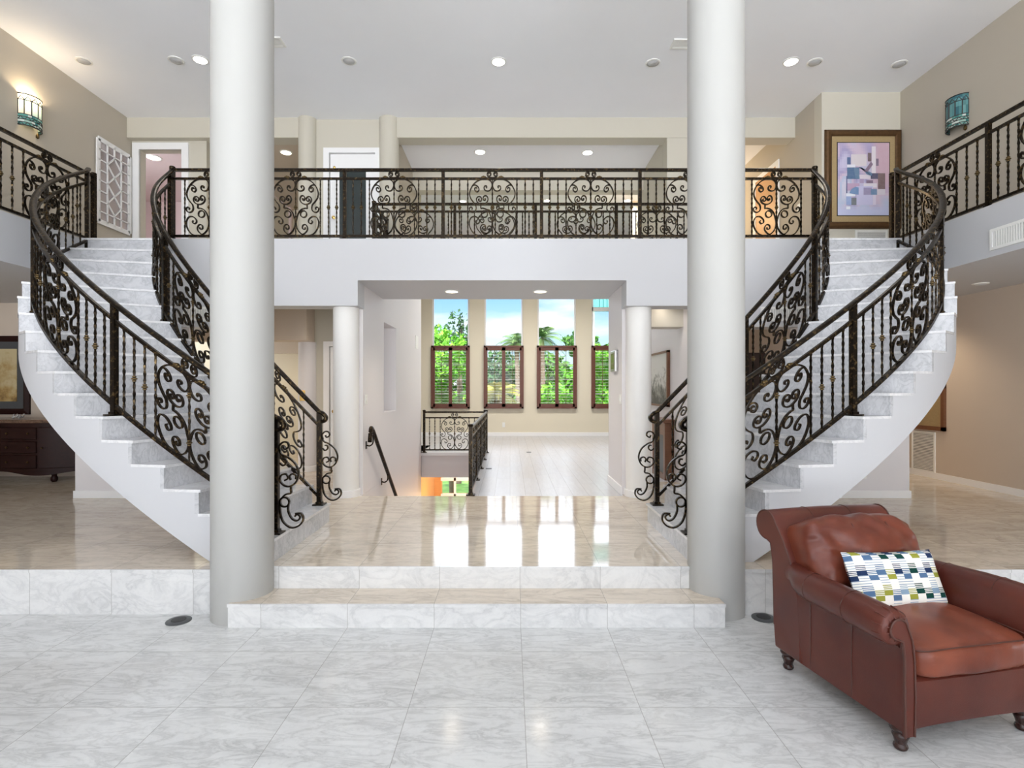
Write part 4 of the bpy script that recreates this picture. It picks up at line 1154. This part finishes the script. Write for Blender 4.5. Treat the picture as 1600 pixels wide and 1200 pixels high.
# abstract painting
cx = (1349.5 - 797) / 850 * 8.14; zt, zb = 1.68 + 406 / 850 * 8.14, 1.68 + 251 / 850 * 8.14; cz = (zt + zb) / 2; hw, hh = 120 / 850 * 8.14 / 2, (zt - zb) / 2
pt = thing('framed_painting', 'large abstract lavender and blue painting in a gilt frame above the stairs', 'painting', (cx, 8.17, zb))
frame_sweep(cx, 8.17, cz, hw - 0.10, hh - 0.10, [(0, 0.002), (0, 0.03), (0.02, 0.045), (0.06, 0.05), (0.085, 0.04), (0.10, 0.02), (0.10, 0.002)]).build('frame', M['goldframe'], pt)
MB().box(cx - hw + 0.095, cx + hw - 0.095, 8.150, 8.165, cz - hh + 0.095, cz + hh - 0.095).build('mat', M['goldmat'], pt)
aw, ah = hw - 0.19, hh - 0.20
MB().box(cx - aw - 0.012, cx + aw + 0.012, 8.146, 8.150, cz - ah - 0.012, cz + ah + 0.012).build('fillet', M['black'], pt)
A = MB(); rr = random.Random(5)
def q(u0, v0, u1, v1, c, lvl):
    A.col = c; y = 8.1455 - 0.0003 * lvl
    A.add([(cx - aw + 2 * aw * u, y, cz - ah + 2 * ah * v) for u, v in ((u0, v0), (u1, v0), (u1, v1), (u0, v1))], [(0, 1, 2, 3)])
def poly(pts, c, lvl):
    A.col = c; y = 8.1455 - 0.0003 * lvl
    A.add([(cx - aw + 2 * aw * u, y, cz - ah + 2 * ah * v) for u, v in pts], [tuple(range(len(pts)))])
q(0, 0, 1, 1, rgb(206, 200, 222), 0)
NB = 26
pal = [rgb(176, 172, 206), rgb(196, 192, 218), rgb(158, 150, 192), rgb(204, 184, 204), rgb(176, 190, 216), rgb(206, 204, 220)]
for i in range(NB):
    for j in range(NB):
        u, v = (i + .5) / NB, (j + .5) / NB
        k = (mnoise.noise(Vector((u * 3.1, v * 2.6, 4.0))) * 0.9 + 0.5) * (len(pal) - 1)
        k = max(0, min(len(pal) - 1.001, k)); f_ = k - int(k)
        c = [x * (1 - f_) + y * f_ for x, y in zip(pal[int(k)], pal[int(k) + 1])]
        w_ = smoothstep(.6, .8, u) * smoothstep(.25, .5, v); p_ = rgb(196, 164, 178)
        c = [x * (1 - w_) + y * w_ for x, y in zip(c, p_)]
        w_ = 1 - smoothstep(.05, .2, v); p_ = rgb(190, 196, 228)
        c = [x * (1 - w_) + y * w_ for x, y in zip(c, p_)]
        q(i / NB, j / NB, (i + 1) / NB, (j + 1) / NB, tuple(c[:3]) + (1,), 1)
LV = [2]
for a in [(0.18, .70, .25, .80, rgb(70, 96, 140)), (.26, .68, .56, .84, rgb(214, 206, 210)), (.66, .58, .74, .95, rgb(222, 214, 220)), (.18, .50, .42, .66, rgb(66, 104, 142)), (.18, .66, .34, .70, rgb(226, 226, 236)),
          (.42, .50, .66, .56, rgb(220, 210, 220)), (.64, .50, .78, .58, rgb(58, 60, 92)), (.78, .36, .92, .58, rgb(108, 84, 82)), (.18, .34, .42, .44, rgb(186, 156, 186)), (.50, .38, .76, .44, rgb(222, 216, 224)),
          (.36, .14, .68, .40, rgb(196, 194, 226)), (.50, .28, .66, .38, rgb(150, 140, 176)), (.64, .28, .76, .36, rgb(96, 128, 164)), (.76, .28, .92, .36, rgb(206, 200, 210)), (.16, .26, .34, .30, rgb(230, 234, 244)),
          (.16, .14, .26, .26, rgb(150, 170, 214)), (.26, .14, .36, .24, rgb(108, 116, 122)), (.16, .08, .24, .12, rgb(236, 240, 250)), (.68, .14, .74, .28, rgb(214, 206, 226)), (.58, .74, .65, .86, rgb(112, 92, 96)), (.74, .68, .79, .78, rgb(120, 104, 124)),
          (.16, .30, .18, .54, rgb(70, 84, 132)), (.42, .44, .50, .50, rgb(170, 150, 186)), (.55, .44, .68, .48, rgb(120, 98, 124))]:
    q(*a, LV[0]); LV[0] += 1
poly([(.40, .66), (.46, .66), (.56, .56), (.66, .54), (.66, .58), (.50, .64)], rgb(86, 122, 158), 28)
poly([(.50, .60), (.64, .74), (.68, .70), (.58, .60)], rgb(128, 106, 128), 29)
poly([(.22, .30), (.26, .36), (.34, .39), (.40, .38), (.40, .28)], rgb(104, 140, 184), 30)
poly([(.30, .66), (.34, .50), (.42, .50), (.40, .64)], rgb(92, 126, 156), 31)
A.build('canvas', M['art'], pt)
# dining picture
fx0, fx1, fz0, fz1 = -8.75, -7.40, 1.29, 2.5
dp = thing('framed_picture', 'dark framed golden landscape above the sideboard under the stairs', 'picture', ((fx0 + fx1) / 2, 8.4, fz0))
frame_sweep((fx0 + fx1) / 2, 8.4, (fz0 + fz1) / 2, (fx1 - fx0) / 2 - 0.09, (fz1 - fz0) / 2 - 0.09, [(0, 0.0), (0, 0.03), (0.03, 0.045), (0.09, 0.03), (0.09, 0.0)]).build('frame', M['mahogany'], dp)
MB().box(fx0 + 0.08, fx1 - 0.08, 8.375, 8.385, fz0 + 0.08, fz1 - 0.08).build('mat', M['darkgrey'], dp)
tm = NT('golden landscape canvas'); o = tm.obj(); s_ = tm.node('ShaderNodeSeparateXYZ', i_0=o)
nz = tm.node('ShaderNodeTexNoise', i_Vector=o, i_Scale=3.5, i_Detail=7.0, i_Roughness=0.65)
v_ = tm.math('ADD', nz.outputs[0], tm.math('MULTIPLY', tm.math('SUBTRACT', 0.45, s_.outputs[2]), 0.35))
tm.set(Base_Color=tm.ramp(v_, [(0.38, rgb(196, 180, 140)), (0.55, rgb(168, 138, 84)), (0.68, rgb(92, 66, 36)), (0.8, rgb(40, 30, 20))]), Roughness=0.4)
MB().box(fx0 + 0.19, fx1 - 0.19, 8.37, 8.376, fz0 + 0.2, fz1 - 0.2).build('canvas', tm.m, dp)
# landscape picture on side wall (faces -X)
lp = thing('framed_picture', 'framed grey tree landscape on the pale wall beyond the slim column', 'picture', (2.42, 8.8, 1.4))
f = MB()
y0, y1, z0, z1 = 8.23, 9.40, 1.41, 2.27
f.box(2.375, 2.42, y0, y0 + 0.05, z0, z1).box(2.375, 2.42, y1 - 0.05, y1, z0, z1).box(2.375, 2.42, y0, y1, z0, z0 + 0.03).box(2.375, 2.42, y0, y1, z1 - 0.03, z1); f.build('frame', M['brownwood'], lp)
tm = NT('grey landscape print'); o = tm.obj(); s = tm.node('ShaderNodeSeparateXYZ', i_0=o)
nz = tm.node('ShaderNodeTexNoise', i_Vector=o, i_Scale=7.0, i_Detail=8.0, i_Roughness=0.7)
v = tm.math('ADD', nz.outputs[0], tm.math('MULTIPLY', tm.math('SUBTRACT', 0.42, s.outputs[2]), 0.7))
tm.set(Base_Color=tm.ramp(v, [(0.45, rgb(214, 212, 208)), (0.55, rgb(150, 148, 142)), (0.72, rgb(62, 60, 56))]), Roughness=0.4)
MB().box(2.395, 2.41, y0 + 0.045, y1 - 0.045, z0 + 0.025, z1 - 0.025).build('print', tm.m, lp)
# wooden console with dark arched opening (faces -X)
cn = thing('console_cabinet', 'carved brown wooden console with dark front on the wall beneath the tree landscape', 'cabinet', (2.3, 8.38, ZL))
MB().box(2.25, 2.419, 7.98, 8.78, ZL + 0.84, ZL + 0.90).build('top', M['brownwood'], cn, bevel=0.01)
MB().box(2.28, 2.417, 8.02, 8.10, ZL, ZL + 0.84).box(2.28, 2.417, 8.66, 8.74, ZL, ZL + 0.84).box(2.28, 2.417, 8.1, 8.66, ZL + 0.66, ZL + 0.84).box(2.28, 2.417, 8.1, 8.66, ZL, ZL + 0.08).build('body', M['brownwood'], cn)
MB().box(2.31, 2.33, 8.1, 8.66, ZL + 0.08, ZL + 0.66).build('door', M['darkgrey'], cn)
# right wall picture (faces -X)
rp = thing('framed_picture', 'framed orange picture on the tan wall above the return vent', 'picture', (6.4, 8.45, 1.05))
f = MB(); y0, y1, z0, z1 = 7.98, 8.95, 1.06, 1.75
f.box(6.36, 6.4, y0, y0 + 0.06, z0, z1).box(6.36, 6.4, y1 - 0.06, y1, z0, z1).box(6.36, 6.4, y0, y1, z0, z0 + 0.06).box(6.36, 6.4, y0, y1, z1 - 0.06, z1); f.build('frame', M['brownwood'], rp)
MB().box(6.375, 6.39, y0 + 0.05, y1 - 0.05, z0 + 0.05, z1 - 0.05).build('canvas', M['goldmat'], rp)
# lattice mirror
lm = thing('lattice_mirror', 'white lattice panel mirror on the greige wall near the bedroom doorway', 'mirror', (-6.29, 8.6, 4.3))
def lat(y0, z0, y1, z1, r=0.0085, mb=None):
    d = Vector((0, y1 - y0, z1 - z0)); L = d.length; d.normalize(); n = Vector((0, -d.z, d.y))
    mb.obox((-6.262, (y0 + y1) / 2, (z0 + z1) / 2), (0.010, 0, 0), d * (L / 2), n * r)
Y0, Y1, Z0, Z1 = 8.27, 8.95, 4.24, 5.50
f = MB(); 
for a in ((Y0, Z0, Y0, Z1), (Y1, Z0, Y1, Z1), (Y0, Z0, Y1, Z0), (Y0, Z1, Y1, Z1)): lat(*a, r=0.035, mb=f)
f.build('frame', M['trim'], lm)
MB().box(-6.289, -6.275, Y0, Y1, Z0, Z1).build('glass', M['mirror'], lm)
g = MB(); c1, c2, cm = Y0 + 0.19, Y1 - 0.19, (Y0 + Y1) / 2
for yy in (c1, c2): lat(yy, Z0, yy, Z1, mb=g)
lat(cm, Z1, cm, Z1 - 0.2, mb=g); lat(cm, Z0, cm, Z0 + 0.18, mb=g)
for k in range(1, 8):
    z = Z0 + (Z1 - Z0) * k / 8
    lat(Y0, z, c1, z, mb=g); lat(c2, z, Y1, z, mb=g)
    if k in (1, 7): lat(c1, z, c2, z, mb=g)
for k in range(3):
    za = Z0 + 0.18 + k * 0.30; zb_ = za + 0.30; zm = (za + zb_) / 2
    for p in ((cm, za, c1, zm), (c1, zm, cm, zb_), (cm, za, c2, zm), (c2, zm, cm, zb_)): lat(*p, mb=g)
g.build('lattice', M['trim'], lm)

# ------------------------------------------------------------------ SIDEBOARD
sb = thing('sideboard', 'dark mahogany bow-front sideboard under the curved staircase', 'sideboard', (-7.3, 8.1, ZL))
def bow(x): 
    u = (x + 7.35) / 1.15
    return 7.78 + 0.16 * abs(u) ** 2.5 + 0.02 * math.cos(u * 7)
bxs = [-8.5 + 2.3 * k / 40 for k in range(41)]
MB().loft([[(x, 8.36, ZL + 0.13), (x, bow(x) + 0.03, ZL + 0.13 + 0.03 * math.cos((x + 7.35) * 5.5)), (x, bow(x) + 0.03, ZL + 0.86), (x, 8.36, ZL + 0.86)] for x in bxs]).build('body', M['mahogany'], sb, 35)
MB().loft([[(x, 8.38, ZL + 0.86), (x, bow(x) - 0.02, ZL + 0.86), (x, bow(x) - 0.03, ZL + 0.885), (x, bow(x) - 0.02, ZL + 0.91), (x, 8.38, ZL + 0.91)] for x in [-8.53 + 2.36 * k / 40 for k in range(41)]]).build('top', M['granite'], sb, 35)
def front(xa, xb, za, zb, name):
    xs2 = [xa + (xb - xa) * k / 8 for k in range(9)]
    return MB().loft([[(x, bow(x) + 0.035, za), (x, bow(x) + 0.012, za + 0.012), (x, bow(x) + 0.012, zb - 0.012), (x, bow(x) + 0.035, zb)] for x in xs2]).build(name, M['mahogany'], sb, 35)
for za, zb in ((0.20, 0.40), (0.42, 0.60), (0.62, 0.80)):
    d = front(-7.32, -6.80, ZL + za, ZL + zb, 'drawer')
    for kx in (-7.22, -6.90): MB().lathe((kx, bow(kx) + 0.012, ZL + (za + zb) / 2), [(0.008, 0), (0.016, 0.012), (0.012, 0.022)], 12, (0, -1, 0)).build('knob', M['brass'], d, 40)
for xa, xb in ((-6.76, -6.30), (-7.9, -7.36), (-8.42, -7.94)):
    d = front(xa, xb, ZL + 0.20, ZL + 0.80, 'door')
    MB().lathe((xa + 0.04, bow(xa + 0.04) + 0.012, ZL + 0.5), [(0.008, 0), (0.014, 0.012), (0.01, 0.02)], 12, (0, -1, 0)).build('knob', M['brass'], d, 40)
for fx in (-8.3, -7.75, -6.63, -6.3):
    MB().lathe((fx, bow(fx) + 0.09, ZL), [(0.03, 0), (0.045, 0.03), (0.045, 0.06), (0.03, 0.09), (0.045, 0.14)], 16).build('foot', M['mahogany'], sb, 40)
dz = MB(); 
for k in range(26):
    dz.superbox((-7.17 + rnd.uniform(-.06, .06), 7.93 + rnd.uniform(-.05, .05), ZL + 0.925 + rnd.uniform(0, .05)), (0.014,) * 3, 2, 3)
tag(dz.build('beaded_ornament', M['chrome'], None, 180, origin=(-7.17, 7.93, ZL + 0.91)), 'small sparkling silver ornament on the sideboard top', 'ornament')

# ------------------------------------------------------------------ OUTDOORS
ZG = -3.0
gm = MB().box(-40, 40, 15.96, 70, ZG - 0.2, ZG)
struct('ground', gm, M['lawn'], 'green lawn outside the far windows', 'ground')
def leaf_quad(mb, c, s, rr):
    a = Vector((rr.gauss(0, 1), rr.gauss(0, 1), rr.gauss(0, 1))).normalized(); b = a.orthogonal().normalized(); b.rotate(Matrix.Rotation(rr.uniform(0, 6.28), 3, a)); n = a.cross(b)
    mb.add([c - a * s, c + b * s * 0.45 + n * s * 0.12, c + a * s, c - b * s * 0.45 + n * s * 0.12], [(0, 1, 2, 3)])
def leafy_tree(label, x, y, zc, rx, rz, mat, n=2600, s=0.13, seed=1, group=None):
    rr = random.Random(seed); t = thing('tree', label, 'tree', (x, y, ZG), group)
    tr = MB().tube(catmull([(x, y, ZG), (x + 0.1, y, ZG + (zc - ZG) * 0.4), (x - 0.05, y, zc)], 5), 0.14, 8)
    clumps = []
    for k in range(16):
        d = Vector((rr.gauss(0, 1), rr.gauss(0, 1), rr.gauss(0, 0.8))); d.normalize()
        c = Vector((x + d.x * rx * 0.72, y + d.y * rx * 0.72, zc + d.z * rz * 0.75)); clumps.append(c)
        if k < 9: tr.tube([(x, y, zc - rz * 0.4), tuple((Vector((x, y, zc)) + c) / 2), tuple(c)], 0.045, 5)
    tr.build('trunk', M['bark'], t, 60)
    mb = MB()
    for k in range(n):
        c = rr.choice(clumps); d = Vector((rr.gauss(0, 1), rr.gauss(0, 1), rr.gauss(0, 0.6))).normalized() * rr.uniform(0.5, 1.0) ** 0.5
        leaf_quad(mb, c + Vector((d.x * rx * 0.42, d.y * rx * 0.42, d.z * rz * 0.32)), s * rr.uniform(0.7, 1.4), rr)
    mb.build('foliage', M[mat], t); return t
def palm(label, x, y, zc, L, mat, n=22, seed=1, fan=False):
    rr = random.Random(seed); t = thing('palm_tree', label, 'palm tree', (x, y, ZG), 'palms outside the far windows')
    MB().tube(catmull([(x + 0.15, y, ZG), (x + 0.1, y, (ZG + zc) / 2), (x, y, zc)], 5), 0.13, 8).build('trunk', M['bark'], t, 60)
    mb = MB()
    for k in range(n):
        az = 2 * PI * k / n + rr.uniform(-.15, .15); el = rr.uniform(-0.5, 1.2)
        h = Vector((math.cos(az), math.sin(az), 0)); pts = []
        for j in range(13):
            u = j / 12; pts.append(Vector((x, y, zc)) + h * (L * u * math.cos(el) * (1 - .1 * u)) + UP * (L * (u * math.sin(el) - 0.55 * u * u)))
        side = Vector((-h.y, h.x, 0))
        for j in range(1, 12):
            tdir = (pts[j + 1] - pts[j - 1]).normalized()
            for sg in (-1, 1):
                for e in (0, 0.5):
                    p = pts[j] * (1 - e) + pts[j + 1] * e
                    w = L * 0.30 * math.sin(PI * min(1, (j + e) / 12 + 0.12)) + 0.05
                    q_ = p + side * sg * w * 0.9 + tdir * w * 0.5 - UP * w * 0.35
                    mb.add([p - tdir * 0.018, p + tdir * 0.018, q_], [(0, 1, 2)])
        mb.tube(pts, 0.015, 4)
    mb.build('frond', M[mat], t); return t
leafy_tree('bright green leafy tree filling the first window above the shutters', -3.3, 24, 2.9, 1.75, 1.7, 'leaf_a', 3200, 0.13, 3)
leafy_tree('slender dark tree with sparse top in the first window', -2.55, 27, 4.2, 0.75, 1.5, 'leaf_c', 520, 0.12, 4)
palm('green palm spreading low behind the first shutters', -2.3, 20.5, 0.9, 2.0, 'leaf_p', 26, 5)
palm('yellow-green palm behind the second shutters', -0.45, 22, 1.5, 1.3, 'leaf_y', 26, 6)
palm('tall palm at the edge of the second window', 0.35, 30, 4.25, 1.5, 'leaf_p', 30, 7)
palm('tall palm at the edge of the third window', 1.75, 30, 4.5, 1.6, 'leaf_p', 30, 8)
leafy_tree('bright leafy tree behind the third shutters', 2.5, 22.5, 0.6, 1.5, 1.6, 'leaf_a', 3200, 0.12, 9)
leafy_tree('leafy tree with a reaching branch in the third window', 3.6, 28, 4.0, 0.9, 0.7, 'leaf_b', 900, 0.12, 10)
leafy_tree('broad green tree in the window beside the passage wall', 4.4, 23, 2.7, 1.5, 1.3, 'leaf_a', 2600, 0.13, 11)
leafy_tree('low leafy tree behind the partly hidden shutters', 4.0, 21, -0.3, 1.2, 1.4, 'leaf_b', 2000, 0.12, 12)
for k, (x, l) in enumerate(((-7, 'dense bush far outside, beyond the first window tree'), (-3.6, 'dense bush outside behind the low palm'), (-0.9, 'dense bush outside behind the yellow palm'), (1.6, 'dense bush outside below the two tall palms'), (4.4, 'dense bush outside behind the third window tree'), (7.6, 'dense bush outside beyond the broad green tree'))):
    leafy_tree(l, x, 34, 1.3 + 0.3 * (k % 2), 2.3, 2.7, ('leaf_b', 'leaf_a', 'leaf_c', 'leaf_b', 'leaf_a', 'leaf_b')[k], 3600, 0.22, 20 + k, 'bushes beyond the lawn')
aw_ = MB()
for k in range(9): aw_.box(2.9 + 0.13 * k, 3.01 + 0.13 * k, 18.4, 19.5, 4.46, 4.9)
awn = tag(aw_.build('awning', M['teal'], None, origin=(3.4, 19, 4.46)), 'teal ribbed awning outside at the top of the partly hidden window', 'awning')
for px_ in (2.96, 4.0): MB().box(px_ - 0.04, px_ + 0.04, 19.3, 19.38, ZG, 4.47).build('post', M['trim'], awn, origin=(3.4, 19, 4.46))

# ------------------------------------------------------------------ WORLD, SUN, CAMERA
w = bpy.data.worlds.new('World'); SC.world = w; w.use_nodes = True
nt = w.node_tree; N_ = nt.nodes; L_ = nt.links
bg = N_['Background']
tc = N_.new('ShaderNodeTexCoord'); sp = N_.new('ShaderNodeSeparateXYZ'); L_.new(tc.outputs['Generated'], sp.inputs[0])
def rampw(sock, stops):
    n = N_.new('ShaderNodeValToRGB'); cr = n.color_ramp
    while len(cr.elements) < len(stops): cr.elements.new(0.5)
    for e, (p, c) in zip(cr.elements, stops): e.position = p; e.color = c
    L_.new(sock, n.inputs[0]); return n.outputs[0]
sky = rampw(sp.outputs[2], [(0.0, (0.82, 0.92, 1.0, 1)), (0.09, (0.52, 0.78, 1.0, 1)), (0.165, (0.30, 0.60, 0.98, 1)), (0.235, (4.0, 4.3, 4.8, 1)), (0.6, (4.6, 5.0, 5.6, 1))])
cn_ = N_.new('ShaderNodeTexNoise'); cn_.inputs['Scale'].default_value = 4.0; cn_.inputs['Detail'].default_value = 6.0
mp_ = N_.new('ShaderNodeMapping'); mp_.inputs['Scale'].default_value = (1, 1, 3.0); L_.new(tc.outputs['Generated'], mp_.inputs[0]); L_.new(mp_.outputs[0], cn_.inputs[0])
cf = rampw(cn_.outputs[0], [(0.46, (0, 0, 0, 1)), (0.64, (1, 1, 1, 1))])
mxn = N_.new('ShaderNodeMix'); mxn.data_type = 'RGBA'; L_.new(cf, mxn.inputs[0]); L_.new(sky, mxn.inputs[6]); mxn.inputs[7].default_value = (1.0, 1.0, 1.0, 1)
# behind the viewer: hazy bright cloud above, an added glow below the horizon to lift the ceiling
mz = N_.new('ShaderNodeMapRange'); mz.interpolation_type = 'SMOOTHSTEP'; L_.new(sp.outputs[2], mz.inputs[0])
mz.inputs[1].default_value = -0.04; mz.inputs[2].default_value = 0.10; mz.inputs[3].default_value = 0.0; mz.inputs[4].default_value = 1.0
mxb = N_.new('ShaderNodeMix'); mxb.data_type = 'RGBA'; L_.new(mz.outputs[0], mxb.inputs[0]); mxb.inputs[6].default_value = (6.6, 6.8, 7.15, 1); mxb.inputs[7].default_value = (1.25, 1.34, 1.48, 1)
back = mxb.outputs[2]
mr = N_.new('ShaderNodeMapRange'); mr.interpolation_type = 'SMOOTHSTEP'; L_.new(sp.outputs[1], mr.inputs[0])
mr.inputs[1].default_value = 0.25; mr.inputs[2].default_value = -0.35; mr.inputs[3].default_value = 0.0; mr.inputs[4].default_value = 1.0
mx2 = N_.new('ShaderNodeMix'); mx2.data_type = 'RGBA'; L_.new(mr.outputs[0], mx2.inputs[0]); L_.new(mxn.outputs[2], mx2.inputs[6]); L_.new(back, mx2.inputs[7])
L_.new(mx2.outputs[2], bg.inputs[0]); bg.inputs[1].default_value = 1.0
sun = bpy.data.lights.new('Sun', 'SUN'); sun.energy = 9.0; sun.angle = R(2); sun.color = (1, 0.97, 0.92)
so = bpy.data.objects.new('Sun', sun); COL.objects.link(so); so.rotation_euler = (R(50), R(-6), 0)
for (loc, rot, sx, sy) in (((-1, -7.6, 3.0), (R(90), 0, 0), 16, 5.6), ((0.5, 15.9, 3.3), (R(-90), 0, 0), 6.2, 4.6)):
    ld = bpy.data.lights.new('Portal', 'AREA'); ld.shape = 'RECTANGLE'; ld.size = sx; ld.size_y = sy; ld.cycles.is_portal = True
    o = bpy.data.objects.new('Portal', ld); COL.objects.link(o); o.location = loc; o.rotation_euler = rot

cam = bpy.data.cameras.new('Camera'); co_ = bpy.data.objects.new('Camera', cam); COL.objects.link(co_)
co_.location = (0, 0, 1.68); co_.rotation_euler = (R(90), 0, 0)
cam.sensor_width = 36.0; cam.lens = 850 / 1600 * 36.0
cam.shift_x = 3 / 1600; cam.shift_y = 8 / 1600
cam.clip_start = 0.05; cam.clip_end = 500
SC.camera = co_
SC.view_settings.view_transform = 'Standard'; SC.view_settings.look = 'None'
SC.view_settings.exposure = 0.42; SC.view_settings.gamma = 1.0; SC.view_settings.use_curve_mapping = False
SC.cycles.use_denoising = True
SC.cycles.max_bounces = 10; SC.cycles.diffuse_bounces = 6; SC.cycles.glossy_bounces = 4; SC.cycles.transparent_max_bounces = 12
SC.cycles.caustics_reflective = False; SC.cycles.caustics_refractive = False
SC.cycles.sample_clamp_indirect = 6.0
